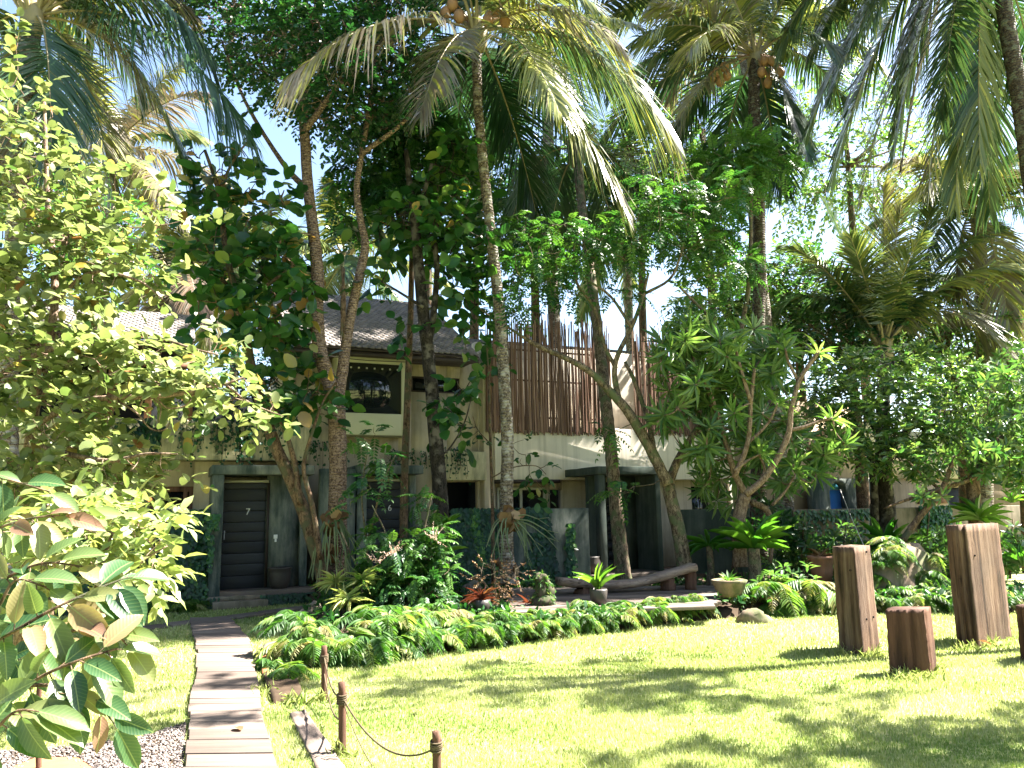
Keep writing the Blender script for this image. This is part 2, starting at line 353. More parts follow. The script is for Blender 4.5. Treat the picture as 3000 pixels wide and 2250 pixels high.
# walkway of planks
PL = [(556,1818),(562,1850),(574,1900),(577,1950),(568,2010),(558,2060),(550,2150),(541,2250),(520,2420)]
PR = [(673,1818),(703,1850),(736,1900),(746,1970),(758,2040),(772,2120),(792,2200),(806,2250),(860,2420)]
pl = catmull([G(*p) for p in PL], 200); pr = catmull([G(*p) for p in PR], 200)
def arc(P, s):
    d = np.concatenate([[0], np.cumsum(np.linalg.norm(np.diff(P, axis=0), axis=1))]); d /= d[-1]
    return np.stack([np.interp(s, d, P[:, k]) for k in range(3)], -1)
pl_, pr_ = arc(pl, np.linspace(0, 1, 400)), arc(pr, np.linspace(0, 1, 400))
mb = MB(); npl = 30; e = np.linspace(0, 1, npl+1); e[1:-1] += rng.uniform(-.007, .007, npl-1); tl = np.concatenate([[0], np.cumsum(rng.uniform(-.004, .004, npl))])
for i in range(npl):
    a, b = e[i]+.0007, e[i+1]-.0007; z = .05+rng.uniform(-.0025, .0025)
    q = [arc(pl, a+rng.uniform(-.0004,.0004)), arc(pl, b+rng.uniform(-.0004,.0004)), arc(pr, b-.004+rng.uniform(-.0004,.0004)), arc(pr, a-.004+rng.uniform(-.0004,.0004))]
    w = nrm(q[3]-q[0]); ex = rng.uniform(-.014, .014, 2)
    q = [q[0]-w*ex[0], q[1]-w*ex[0], q[2]+w*ex[1], q[3]+w*ex[1]]
    tz = rng.uniform(-.0025, .0025, 4)
    v = [(*p[:2], -.02) for p in q]+[(*p[:2], z+t) for p, t in zip(q, tz)]
    mb.add(v, [(0,1,2,3),(4,7,6,5),(0,4,5,1),(1,5,6,2),(2,6,7,3),(3,7,4,0)], var=rng.uniform(0, 1))
path = tag(mb.build('path', MT['plank'], bevel=.003), kind='structure')
PATHPOLY = np.vstack([pl_[::14], pr_[::-14]])
# cross path of stone slabs along the house
mb = MB(); CA = G(330, 1856); CB_ = G(930, 1780); cw = nrm(CB_-CA); cn = np.array([-cw[1], cw[0], 0]); s = 0; tot = np.linalg.norm(CB_-CA); CROSS = []
while s < tot:
    l = rng.uniform(.35, .6); w = .17+rng.uniform(-.02, .03); p = CA+cw*s
    c = [p-cn*w, p+cw*(l-.03)-cn*w, p+cw*(l-.03)+cn*w, p+cn*w]; c = [x+np.array([*rng.uniform(-.02,.02,2), 0]) for x in c]; z = .035+rng.uniform(-.006, .008)
    mb.add([(*x[:2], -.02) for x in c]+[(*x[:2], z) for x in c], [(0,3,2,1),(4,5,6,7),(0,1,5,4),(1,2,6,5),(2,3,7,6),(3,0,4,7)], var=rng.uniform(0, 1)); s += l
tag(mb.build('side_path', MT['deck'], bevel=.008), kind='structure')
CROSS = np.array([CA-cn*.2, CB_-cn*.2, CB_+cn*.2, CA+cn*.2])
# old sleepers let into the lawn beside the walkway
SLAB = []
def slab(pxs, z, label, m, var):
    c = [G(*p) for p in pxs]; SLAB.append(np.array(c)); n = 9
    # subdivided, uneven top
    A, B, D, E = c; g = np.array([[(A*(1-u)+B*u)*(1-v)+(E*(1-u)+D*u)*v for v in np.linspace(0, 1, n)] for u in np.linspace(0, 1, n)])
    top = g.copy(); top[..., 2] = z+rng.uniform(-.012, .012, (n, n)); k = n*n
    bot = g.copy(); bot[..., 2] = -.03
    ids = lambda i, j, o=0: o+i*n+j
    q = [(ids(i,j), ids(i+1,j), ids(i+1,j+1), ids(i,j+1)) for i in range(n-1) for j in range(n-1)]
    rim = [(i, 0) for i in range(n)]+[(n-1, j) for j in range(1, n)]+[(i, n-1) for i in range(n-2, -1, -1)]+[(0, j) for j in range(n-2, 0, -1)]
    for a, b in zip(rim, rim[1:]+rim[:1]): q.append((ids(*a), ids(*a, k), ids(*b, k), ids(*b)))
    m_ = MB(); m_.add(np.concatenate([top.reshape(-1,3), bot.reshape(-1,3)]), q, var=var); o = c[0].copy()
    return tag(m_.build('timber_slab', m, loc=o), label, 'slab', 'old slabs beside the walkway')
slab([(848,2100),(893,2092),(1012,2262),(935,2275)], .03, 'long pale worn sleeper sunk in the grass between walkway and rope posts', MT['plank'], .7)
slab([(768,1985),(850,1955),(885,2040),(800,2065)], .05, 'dark slab lying in the hollow beside the walkway', MT['soil'], .5)  # darker than the other slabs
slab([(762,1940),(842,1925),(850,1957),(768,1983)], .07, 'reddish brown slab with chipped edge beside the walkway', MT['redsoil'], .5)
slab([(772,1900),(862,1878),(855,1922),(764,1938)], .06, 'shaded brown slab farthest along the walkway edge under the ferns', MT['stone'], .5)
# gravel and red soil
GRAV = np.array([G(*p) for p in [(-500,2215),(0,2205),(200,2190),(400,2165),(545,2120),(536,2300),(520,2500),(-500,2600)]])
mb = MB(); v = GRAV.copy(); v[:, 2] = .004
mb.add(np.vstack([v.mean(0), v]), None, [(0, i+1, (i+1) % len(v)+1) for i in range(len(v))]); tag(mb.build('gravel_bed', MT['soil']), kind='structure')
RS = np.array([G(*p) for p in [(40,2250),(110,2222),(230,2225),(280,2262),(200,2330),(60,2330)]])
mb = MB(); v = RS.copy(); v[:, 2] = .012; c = v.mean(0); c[2] = .035
mb.add(np.vstack([c, v]), None, [(0, i+1, (i+1) % len(v)+1) for i in range(len(v))]); tag(mb.build('red_soil_patch', MT['redsoil']), kind='structure')
Q = np.array([G(x, y) for x, y in zip(rng.uniform(-60, 545, 9000), rng.uniform(2110, 2330, 9000))])
Q = Q[poly_in(GRAV, Q[:, 0], Q[:, 1])&~poly_in(PATHPOLY, Q[:, 0], Q[:, 1])&~(poly_in(RS, Q[:, 0], Q[:, 1])&(rng.random(len(Q)) < .9))][:5200]; k = len(Q)
V, T = ICO1; A_ = rng.uniform(0, 6.28, k); S_ = rng.uniform(.006, .014, k)
V = V[None]*(S_[:, None]*np.stack([np.ones(k), rng.uniform(.6, 1, k), rng.uniform(.4, .8, k)], -1))[:, None]*(1+.16*rng.standard_normal((k, len(V), 1)))
V = np.stack([V[..., 0]*np.cos(A_)[:, None]-V[..., 1]*np.sin(A_)[:, None], V[..., 0]*np.sin(A_)[:, None]+V[..., 1]*np.cos(A_)[:, None], V[..., 2]+.008+rng.uniform(0, .008, (k, 1))], -1)+Q[:, None]
mb = MB(); mb.add(V.reshape(-1, 3), None, (T[None]+(np.arange(k)*V.shape[1])[:, None, None]).reshape(-1, 3), np.repeat(rng.uniform(0, 1, k), V.shape[1]))
tag(mb.build('gravel', MT['pebble'], smooth=True), 'small pale pebbles beside the plank walkway', 'gravel', kind='stuff')
# planting bed, raised
BEDF = [(862,1948),(905,1966),(970,1954),(1120,1948),(1300,1915),(1500,1890),(1700,1862),(2000,1828),(2250,1806),(2450,1798),(2700,1796),(3000,1796),(3400,1796)]
bf = catmull([G(*p) for p in BEDF], 90)
bk = np.array([W((p-HO)@HU, .6, 0) for p in bf]); B0 = G(945, 1775); bk[:26, :2] = B0[:2]+np.linspace(0, 1, 26)[:, None]*(bk[25, :2]-B0[:2])
rows = []
def hh(p): return .05*np.sin(p[:, 0]*2.1+p[:, 1])+.04*np.sin(p[:, 0]*5.3-p[:, 1]*3)
for t, z in ((0, -.05), (.03, .10), (.08, .17), (.16, .20), (.3, .20), (.5, .18), (.75, .17), (1, .17)):
    p = bf*(1-t)+bk*t; p[:, 2] = z+(hh(p)*.6 if 0 < t < .4 else 0); rows.append(p)
mb = MB(); R_ = np.array(rows); k, n = R_.shape[:2]
mb.add(R_.reshape(-1, 3), [(i*n+j, i*n+j+1, (i+1)*n+j+1, (i+1)*n+j) for i in range(k-1) for j in range(n-1)])
BED = tag(mb.build('planting_bed', MT['soil'], smooth=True), kind='structure')
BEDPOLY = np.vstack([bf, bk[::-1]])
# timber deck in front of the house with the bamboo screen
dk = [G(1500,1795,.27), G(2085,1775,.27), G(2130,1712,.27), G(1490,1722,.27)]
mb = MB(); n = 17
for i in range(n):
    a, b = i/n+.004, (i+1)/n-.004; z = .27+rng.uniform(-.004, .004)
    q = [dk[0]*(1-a)+dk[3]*a, dk[1]*(1-a)+dk[2]*a, dk[1]*(1-b)+dk[2]*b, dk[0]*(1-b)+dk[3]*b]
    w = nrm(q[1]-q[0]); q[0] = q[0]-w*rng.uniform(0, .15); q[1] = q[1]+w*rng.uniform(0, .1)
    v = [(*p[:2], z-.05) for p in q]+[(*p[:2], z) for p in q]
    mb.add(v, [(0,3,2,1),(4,5,6,7),(0,1,5,4),(1,2,6,5),(2,3,7,6),(3,0,4,7)], var=rng.uniform(0, 1))
tag(mb.build('terrace', MT['deck'], bevel=.005), kind='structure')
# ------------------------------------------------------------------ houses
def holes(mb, u0, u1, z0, z1, y0, y1, hs=(), var=.5):
    us = sorted({u0, u1, *[x for h in hs for x in h[:2] if u0 < x < u1]}); zs = sorted({z0, z1, *[x for h in hs for x in h[2:] if z0 < x < z1]})
    for a, b in zip(us, us[1:]):
        run = None
        for c, d in zip(zs, zs[1:]):
            m = ((a+b)/2, (c+d)/2)
            if any(h[0] < m[0] < h[1] and h[2] < m[1] < h[3] for h in hs):
                if run: box(mb, a, b, y0, y1, *run, var); run = None
            else: run = (run[0], d) if run else (c, d)
        if run: box(mb, a, b, y0, y1, *run, var)
def hp(root, name, mat, fn, parent=None, bevel=0, smooth=False):
    mb = MB(); fn(mb)
    return mb.build(name, mat, parent or root, local=True, bevel=bevel, smooth=smooth)
def tiles(mb, u0, u1, y0, z0, y1, z1, tw=.135, tl=.125):
    """overlapping rounded flat tiles from the eave (y0, z0) up to the ridge (y1, z1)"""
    sl = math.hypot(y1-y0, z1-z0); n = int(sl/tl); d = np.array([0, (y1-y0)/sl, (z1-z0)/sl]); nn = np.array([0, -d[2], d[1]])
    for r in range(n+1):
        off = (r % 2)*tw/2; u = u0+off-tw
        while u < u1:
            a, b = max(u+.004, u0), min(u+tw-.004, u1)
            if b-a > .03:
                s0, s1 = r*tl, min((r+1)*tl+.05, sl)
                lift = rng.uniform(.022, .026); m = (a+b)/2; x = np.array([1, 0, 0])
                base = np.array([0, y0, z0])
                P = lambda uu, ss, hh_: base+x*uu+d*ss+nn*hh_
                c = .035
                top = [P(a, s0+c, lift), P(m-(b-a)*.2, s0, lift), P(m+(b-a)*.2, s0, lift), P(b, s0+c, lift), P(b, s1, .012), P(a, s1, .012)]
                bot = [p-nn*.018 for p in top]
                mb.add(top+bot, [(0,1,2,3),(0,3,4,5),(0,6,7,1),(1,7,8,2),(2,8,9,3),(0,5,11,6),(3,9,10,4)], var=float(np.clip(rng.normal(.5, .25), 0, 1)))
            u += tw
def underlay(mb, u0, u1, y0, z0, y1, z1):
    v = [(u, y, z) for u in (u0, u1) for y, z in ((y0, z0-.02), (y1, z1-.02), (y1, z1-.1), (y0, z0-.06))]
    mb.add(v, [(0,1,2,3),(4,7,6,5),(0,4,5,1),(1,5,6,2),(2,6,7,3),(3,7,4,0)])
def house(name, label, off=(0, 0)):
    return thing(name, label, 'house', W(off[0], off[1], 0), rz=YAW)
def number(txt, parent, u, y, z, size):
    cu = bpy.data.curves.new('number', 'FONT'); cu.body = txt; cu.size = size; cu.extrude = .006; cu.align_x = 'CENTER'; cu.align_y = 'CENTER'
    cu.materials.append(MT['number']); tmp = bpy.data.objects.new('number_text', cu); C.objects.link(tmp); bpy.context.view_layer.update()
    me = bpy.data.meshes.new_from_object(tmp.evaluated_get(bpy.context.evaluated_depsgraph_get())); bpy.data.objects.remove(tmp); o = bpy.data.objects.new('number', me); C.objects.link(o)
    o.rotation_euler = (PI/2, 0, 0); o.location = (u, y, z); o.parent = parent
    return o
PZ = .26
# ---- house with doors 7 and 6
hA = house('villa', 'cream two storey villa with grey tiled roof, bay window and doors seven and six')
ue = LX(1408, 0, 1300); u8 = LX(-250, 0, 1300); uw = LX(858, 0, 1100); eA = LZ(1100, 1024, -.8); 
ub0, ub1 = LX(985, -.5, 1150), LX(1200, -.5, 1150); zb0, zb1 = LZ(1198, 1277, -.5), LZ(1195, 1050, -.5)
us0, us1, zs0, zs1 = LX(1205, 0, 1120), LX(1347, 0, 1120), LZ(1300, 1152), LZ(1300, 1106)
ztop = eA+.15
uw7a, uw7b = LX(440, 0, 1450), LX(566, 0, 1450); zt7 = LZ(500, 1425); zl = LZ(520, 1352)
dR0, dR1 = LX(1310, 0, 1450), LX(1402, 0, 1450); zdr = LZ(1340, 1412)
def f(mb):
    holes(mb, u8, uw, 0, LZ(600, 1232), 0, .2, [(uw7a, uw7b, .9, zt7)])
    holes(mb, uw, ue, 0, ztop, 0, .2, [(us0, us1, zs0, zs1), (ub0+.1, ub1-.1, zb0+.1, zb1-.1), (dR0, dR1, PZ, zdr)])
    box(mb, uw, uw+.2, .2, 4, 3, ztop)
hp(hA, 'wall', MT['plaster'], f)
def f(mb): box(mb, ue-.02, ue+.22, -.25, .25, 0, ztop+.1)
hp(hA, 'corner_pier', MT['plaster'], f, bevel=.01)
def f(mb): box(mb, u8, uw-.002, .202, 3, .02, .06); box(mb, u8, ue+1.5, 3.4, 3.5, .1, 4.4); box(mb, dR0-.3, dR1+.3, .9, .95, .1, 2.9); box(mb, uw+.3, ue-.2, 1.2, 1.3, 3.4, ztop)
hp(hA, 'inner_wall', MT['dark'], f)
uE = LX(1402, -.8, 1030)
def f(mb): tiles(mb, uw-.25, uE, -.85, eA, 2.7, eA+2.05)
hp(hA, 'roof', MT['tile'], f)
def f(mb): box(mb, uw-.25, uE, -.82, -.76, eA-.17, eA-.065); underlay(mb, uw-.24, uE-.01, -.845, eA+.005, 2.69, eA+2.05); box(mb, uw-.2, uE-.05, -.75, 2.6, eA-.10, eA-.07)
hp(hA, 'fascia', MT['darktrim'], f)
def f(mb): box(mb, ub0-.02, ub1+.1, -.12, -.002, zb1+.03, zb1+.30)
hp(hA, 'lintel', MT['darktrim'], f)
win = hp(hA, 'bay_window', MT['trim'], lambda mb: (box(mb, ub0, ub0+.17, -.5, -.002, zb0, zb1), box(mb, ub1-.17, ub1, -.5, -.002, zb0, zb1), box(mb, ub0+.17, ub1-.17, -.5, -.002, zb1-.15, zb1), box(mb, ub0+.17, ub1-.17, -.5, -.002, zb0, LZ(1150, 1213, -.5))), bevel=.008)
zg0 = LZ(1150, 1213, -.5)
hp(hA, 'pane', MT['glass'], lambda mb: box(mb, ub0+.17, ub1-.17, -.455, -.44, zg0, zb1-.15), parent=win)
def f(mb):
    for u in np.linspace(ub0+.3, ub1-.25, 7): box(mb, u-.018, u+.018, -.462, -.4555, zb1-.27, zb1-.235)
hp(hA, 'curtain_dots', MT['trim'], f, parent=win)
sw = hp(hA, 'slot_window', MT['darktrim'], lambda mb: holes(mb, us0+.002, us1-.002, zs0+.002, zs1-.002, .03, .1, [(us0+.04, us1-.04, zs0+.04, zs1-.04)]))
hp(hA, 'pane', MT['glass'], lambda mb: box(mb, us0+.04, us1-.04, .06, .08, zs0+.04, zs1-.04), parent=sw)
w7 = hp(hA, 'window', MT['brownwood'], lambda mb: holes(mb, uw7a+.002, uw7b-.002, .902, zt7-.002, .03, .12, [(uw7a+.07, (uw7a+uw7b)/2+.2, .96, zt7-.1), ((uw7a+uw7b)/2+.27, uw7b-.07, .96, zt7-.1)]))
hp(hA, 'pane', MT['glass'], lambda mb: box(mb, uw7a+.07, uw7b-.07, .07, .09, .96, zt7-.1), parent=w7)
# planters along the first floor
def f(mb):
    box(mb, u8, LX(905, -.55, 1300), -.55, -.003, zl, LZ(600, 1236, -.55))
hp(hA, 'balcony_planter', MT['plaster_stained'], f, bevel=.01)
def f(mb): box(mb, LX(1285, -.4, 1350), ue-.025, -.4, -.003, LZ(1345, 1407, -.4), LZ(1345, 1322, -.4))
hp(hA, 'balcony_planter', MT['plaster_stained'], f, bevel=.01)
def f(mb):                                                            # second roof over the neighbouring bay
    u1_ = LX(572, -.8, 990); e8 = LZ(500, 992, -.8); tiles(mb, u8, u1_, -.85, e8, 1.25, e8+.95)
hp(hA, 'roof', MT['tile'], f)
e8 = LZ(500, 992, -.8); u81 = LX(572, -.8, 990)
hp(hA, 'fascia', MT['darktrim'], lambda mb: (box(mb, u8, u81, -.82, -.74, e8-.17, e8-.065), underlay(mb, u8, u81-.01, -.845, e8+.005, 1.24, e8+.95), box(mb, u8, u81, -.7, 1.2, e8-.10, e8-.07)))
def f(mb):
    for px in (-60, 110, 290, 330, 440, 560): u = LX(px, -.1, 1080); box(mb, u-.06, u+.06, -.14, -.02, LZ(600, 1232), e8-.07)
    box(mb, u8, u81, -.16, -.018, e8-.42, e8-.30)
hp(hA, 'gallery_frame', MT['brownwood'], f)
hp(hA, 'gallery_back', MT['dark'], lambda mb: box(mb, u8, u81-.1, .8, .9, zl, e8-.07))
hp(hA, 'end_wall', MT['white'], lambda mb: box(mb, LX(820, -.1, 1050), uw-.004, -.12, 1.2, LZ(600, 1232)+.01, LZ(840, 985, -.1)), bevel=.01)
# porches
def porch(root, pl0, pl1, db0, db1, ptop, py, lbl, plinth=None):
    """pl0/pl1 outer posts' u; db0/db1 the door's; ptop top of the beam"""
    t = .17
    fr = hp(root, 'porch', MT['concrete'], lambda mb: (box(mb, pl0, pl0+.19, py, -.002, .06, ptop-t), box(mb, pl0-.03, pl1+.03, py-.03, -.002, ptop-t, ptop), box(mb, pl1-.14, pl1, py+.4, -.002, PZ+.002, ptop-t-.002)), bevel=.012)
    hp(root, 'porch_floor', MT['deck'], lambda mb: box(mb, pl0+.19, pl1+.1, py+.02, -.003, PZ-.09, PZ), parent=fr, bevel=.008)
    hp(root, 'porch_wall', MT['concrete'], lambda mb: box(mb, db1, pl1-.14, py+.55, py+.7, PZ+.001, ptop-t-.001), parent=fr)
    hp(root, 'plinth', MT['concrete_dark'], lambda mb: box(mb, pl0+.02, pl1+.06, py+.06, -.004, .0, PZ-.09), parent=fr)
    dz = ptop-t-.13
    dr = MB(); z = PZ; k = 0
    while z < dz-.02:
        z2 = min(z+.195+rng.uniform(-.03, .04), dz); box(dr, db0, db1, py+.60, py+.655, z+.003, z2-.003, var=float(rng.choice([.05, .1, .2, .35, .8 if k in (2, 3) else .15]))); z = z2; k += 1
    d = dr.build('door', MT['door'], root, local=True, bevel=.004)
    hp(root, 'lintel', MT['trim'], lambda mb: box(mb, db0-.02, db1+.02, py+.5, py+.62, dz+.004, dz+.05), parent=fr)
    hp(root, 'jamb', MT['darktrim'], lambda mb: (box(mb, db1+.001, db1+.05, py+.54, py+.60, PZ+.002, dz), box(mb, pl0+.191, db0-.001, py+.55, py+.66, PZ+.002, dz)), parent=fr)
    if lbl: number(lbl, d, (db0+db1)/2+.1*(db1-db0), py+.592, dz-.54, .17)
    hp(root, 'door_handle', MT['steel'], lambda mb: tube(mb, [(db0+.09, py+.57, 1.15), (db0+.09, py+.57, 1.32)], .011, 6), parent=d)
    return fr, d
P7a, P7b = LX(618, -1.2, 1550), LX(912, -1.2, 1550); pt7 = LZ(760, 1363, -1.2)
por7, door7 = porch(hA, P7a, P7b, LX(642, -.6, 1550), LX(778, -.6, 1550), pt7, -1.2, '7')
us = LX(807, -.65, 1570); zs_ = LZ(810, 1578, -.65)
hp(hA, 'switch_panel', MT['switch'], lambda mb: (box(mb, us-.035, us+.035, -.672, -.652, zs_-.0, zs_+.075), box(mb, us-.014, us+.022, -.672, -.652, zs_-.06, zs_-.002)), bevel=.003)
stp = G(648, 1772, 0)
sl_u = [LX(610, -1.2, 1750), LX(780, -1.2, 1750)]
hp(hA, 'doorstep', MT['stone'], lambda mb: (box(mb, sl_u[0]+.06, sl_u[1], -1.5, -1.2, 0, .13), box(mb, sl_u[0]-.03, sl_u[1]-.02, -1.34, -1.185, .131, PZ-.06)), bevel=.015)
P6a, P6b = LX(935, -1.05, 1550), LX(1238, -1.05, 1550)
por6, door6 = porch(hA, LX(1045, -1.0, 1550), P6b, LX(1063, -.4, 1550), LX(1192, -.4, 1550), LZ(1150, 1363, -1.0), -1.0, '6')
hp(hA, 'porch_side_wall', MT['concrete'], lambda mb: box(mb, P6a, LX(1040, -1.03, 1550), -1.03, -.85, .0, LZ(1000, 1373, -1.03)), bevel=.012)
# ---- house with the bamboo screen
hB = house('villa', 'villa with tall brown bamboo stick screen over white wall and mossy concrete porch')
b0, b1 = ue+.224, LX(2130, 0, 1350); zB0, zB1 = LZ(1600, 1405, -.3), LZ(1600, 1262, -.3)
def f(mb):
    holes(mb, b0, b1, zB0, zB1+.1, -.3, .9); box(mb, b0, b1, .9, 1.1, zB1+.1, 5.6)
hp(hB, 'upper_wall', MT['white'], f, bevel=.01)
wl0, wl1, wz1 = LX(1455, .1, 1450), LX(1596, .1, 1450), LZ(1520, 1428, .1)
hp(hB, 'wall', MT['plaster'], lambda mb: holes(mb, b0, b1, 0, zB0-.003, .1, .3, [(wl0, wl1, PZ, wz1), (LX(1612, .1), LX(1648, .1), PZ, wz1-.05), (LX(2028, .1), LX(2080, .1), 1.0, wz1)]))
hp(hB, 'lintel', MT['darktrim'], lambda mb: box(mb, b0, LX(1640, -.3, 1408), -.33, .05, zB0-.075, zB0-.004))
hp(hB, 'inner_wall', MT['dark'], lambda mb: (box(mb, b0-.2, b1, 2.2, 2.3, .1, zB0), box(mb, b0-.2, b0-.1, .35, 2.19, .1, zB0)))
wb = hp(hB, 'window', MT['trim'], lambda mb: holes(mb, wl0+.002, wl1-.002, PZ, wz1-.002, .06, .16, [(wl0+.05, wl0+.32, PZ+.05, wz1-.06), (wl0+.62, wl1-.05, PZ+.05, wz1-.06), (wl0+.38, wl0+.56, PZ+.05, wz1-.06)]), bevel=.004)
hp(hB, 'pane', MT['glass'], lambda mb: box(mb, wl0+.05, wl1-.05, .10, .12, PZ+.05, wz1-.06), parent=wb)
hp(hB, 'window', MT['glass'], lambda mb: box(mb, LX(2028, .1)+.002, LX(2080, .1)-.002, .16, .19, 1.002, wz1-.002))
def screen(mb, p0, p1, ztop, zbot, y):
    u, e_ = LX(p0, y, 1200), LX(p1, y, 1200)
    while u < e_:
        r_ = rng.uniform(.010, .019); zt = ztop+rng.normal(0, .12); zb = zbot+rng.uniform(-.06, .06)
        k = rng.normal(0, .03); yy = y+rng.uniform(-.018, .015); m = rng.normal(0, .02)
        tube(mb, [(u, yy, zb), (u+m+k*.5, yy+rng.uniform(-.015,.015), (zb+zt)/2), (u+k, yy, zt)], [r_, r_, r_*.7], 5, 5, float(np.clip(rng.normal(.5, .28), 0, 1)), cap=False)
        u += rng.uniform(.011, .021)
    for z in (zbot+.35, zbot+1.2, zbot+1.9): tube(mb, [(LX(p0, y+.05, 1200), y+.05, z), (e_, y+.05, z)], .022, 6, 3, .2)
zs0_ = LZ(1620, 1268, -.42); zs1_ = LZ(1620, 950, -.42)
hp(hB, 'bamboo_screen', MT['bamboo'], lambda mb: screen(mb, 1424, 1790, zs1_, zs0_, -.335), smooth=True)
hp(hB, 'bamboo_screen', MT['bamboo'], lambda mb: screen(mb, 1862, 2110, zs1_-.1, LZ(1980, 1272, -.42), -.335), smooth=True)
def f(mb): tiles(mb, b0+.1, b1+.3, .9, 5.25, 3.6, 6.3)
hp(hB, 'roof', MT['tile'], f)
c0 = LX(1758, -1.75, 1500); c1 = LX(1938, -1.75, 1500); ct = LZ(1758, 1366, -1.75); py5 = -1.75
fr5 = hp(hB, 'porch', MT['concrete_dark'], lambda mb: (box(mb, c0-.04, c1+.04, py5-.03, .098, ct-.17, ct), box(mb, c1-.13, c1, py5, .09, .2, ct-.172), box(mb, c0, c0+.16, py5+.02, py5+.2, PZ, ct-.172), box(mb, c0+.16, c0+.62, py5+.75, py5+.9, PZ, ct-.172)), bevel=.012)
hp(hB, 'porch_floor', MT['deck'], lambda mb: box(mb, c0-.3, c1+.3, py5-.3, .09, .14, PZ), parent=fr5, bevel=.008)
mbd = MB(); z = PZ
while z < ct-.3:
    z2 = min(z+.2, ct-.3); box(mbd, c0+.62, c1-.55, py5+.95, py5+1.0, z+.003, z2-.003, float(rng.uniform(0, .3))); z = z2
d5 = mbd.build('door', MT['door'], hB, local=True)
hp(hB, 'lintel', MT['trim'], lambda mb: box(mb, c0+.62, c1-.5, py5+.9, py5+.96, ct-.29, ct-.25), parent=fr5)
hp(hB, 'porch_wall', MT['concrete_dark'], lambda mb: box(mb, c1-.55, c1-.132, py5+.8, py5+.95, PZ, ct-.172), parent=fr5)
u5, z5 = LX(1872, py5+.8, 1540), LZ(1872, 1541, py5+.8)
hp(hB, 'switch_panel', MT['switch'], lambda mb: box(mb, u5-.03, u5+.03, py5+.78, py5+.798, z5-.05, z5+.05))
# ---- houses farther along the garden
hC = house('annex_house', 'beige annex with rough grey concrete front and arched blue doorway', (0, 0))
k0, k1 = LX(2150, 0, 1400), LX(2505, 0, 1400)
hp(hC, 'wall', MT['beige'], lambda mb: box(mb, k0, k1, -.1, .1, 0, LZ(2400, 1180)))
ca0, ca1 = LX(2380, -.6, 1450), LX(2575, -.6, 1450); cz = LZ(2500, 1402, -.6); au = LX(2455, -.6, 1440); az0, az1 = LZ(2455, 1462, -.6), LZ(2455, 1412, -.6); ar = (LX(2480, -.6)-LX(2430, -.6))/2
def f(mb):
    box(mb, ca0, au-ar, -.6, -.4, 0, cz); box(mb, au+ar, ca1, -.6, -.4, 0, cz); n = 12
    for i in range(n):
        a, b = PI-PI*i/n, PI-PI*(i+1)/n; x0, x1 = au+ar*math.cos(a), au+ar*math.cos(b); h0, h1 = az1-ar+ar*math.sin(a), az1-ar+ar*math.sin(b)
        v = [(x0,-.6,h0),(x1,-.6,h1),(x1,-.6,cz),(x0,-.6,cz)]; v += [(x,-.4,z) for x,_,z in v]
        mb.add(v, [(0,1,2,3),(0,4,5,1),(2,6,7,3)])
hp(hC, 'concrete_front', MT['concrete'], f)
hp(hC, 'arched_door', MT['lightblue'], lambda mb: box(mb, au-ar-.05, au+ar+.05, -.37, -.33, az0+.25, az1+.05))
hp(hC, 'arched_door', MT['blue'], lambda mb: box(mb, au-ar-.05, au+ar+.05, -.38, -.33, 0.3, az0+.24))
hp(hC, 'upper_room', MT['white'], lambda mb: box(mb, LX(2512, -.3, 1330), LX(2575, -.3, 1330), -.3, 2.6, LZ(2540, 1400, -.3)+.02, LZ(2540, 1235, -.3)), bevel=.02)
hp(hC, 'upper_room', MT['beige'], lambda mb: box(mb, LX(2420, -.35, 1330), LX(2510, -.35, 1330), -.35, -.12, LZ(2460, 1412, -.35)+.03, LZ(2460, 1255, -.35)), bevel=.02)
hD = house('garden_house', 'pale house with dark blue door behind the leafy tree, beyond the timber pillars', (0, 0))
q0, q1 = LX(2585, 0, 1450), LX(3500, 0, 1450); qz = LZ(2700, 1432); dd0, dd1 = LX(2780, 0, 1470), LX(2885, 0, 1470); dz_ = LZ(2820, 1428)
hp(hD, 'wall', MT['beige'], lambda mb: holes(mb, q0, q1, 0, qz+.3, .02, .25, [(dd0, dd1, .1, dz_)]))
hp(hD, 'upper_wall', MT['white'], lambda mb: holes(mb, LX(2640, 0, 1380), q1, qz+.303, LZ(2800, 1270), -.15, .9))
hp(hD, 'door', MT['door'], lambda mb: box(mb, dd0, dd1, .1, .16, .1, dz_))
hp(hD, 'window_sill', MT['brownwood'], lambda mb: box(mb, LX(2690, 0, 1480), LX(2775, 0, 1480), -.05, .018, LZ(2740, 1475), LZ(2740, 1435)))
# low garden walls
def gwall(name, label, pxs, Ys, z1, m, th=.18):
    P = [at(px, 1600, Y_) for px, Y_ in zip(pxs, Ys)]; mb = MB(); o = P[0].copy(); o[2] = 0
    for a, b in zip(P, P[1:]):
        d = nrm((b-a)*[1,1,0]); n_ = np.array([-d[1], d[0], 0])*th
        zt = z1
        c = [a, b, b+n_, a+n_]; v = [(*p[:2], 0) for p in c]+[(*p[:2], zt) for p in c]
        mb.add(v, [(0,3,2,1),(4,5,6,7),(0,1,5,4),(1,2,6,5),(2,3,7,6),(3,0,4,7)])
    return tag(mb.build(name, m, loc=o, bevel=.012), label, 'wall')
IV0, IV1 = at(1322, 1600, 15.0), at(1728, 1600, 15.3)
gwall('garden_wall', 'mossy concrete screen wall under ivy in front of the bamboo villa', (1322, 1728), (15.0, 15.3), 1.62, MT['concrete'])
gwall('garden_wall', 'sunlit low concrete wall under a creeper between pillars and arched doorway', (2330, 2600, 3250), (17.6, 18.4, 20.2), 1.5, MT['stone'])
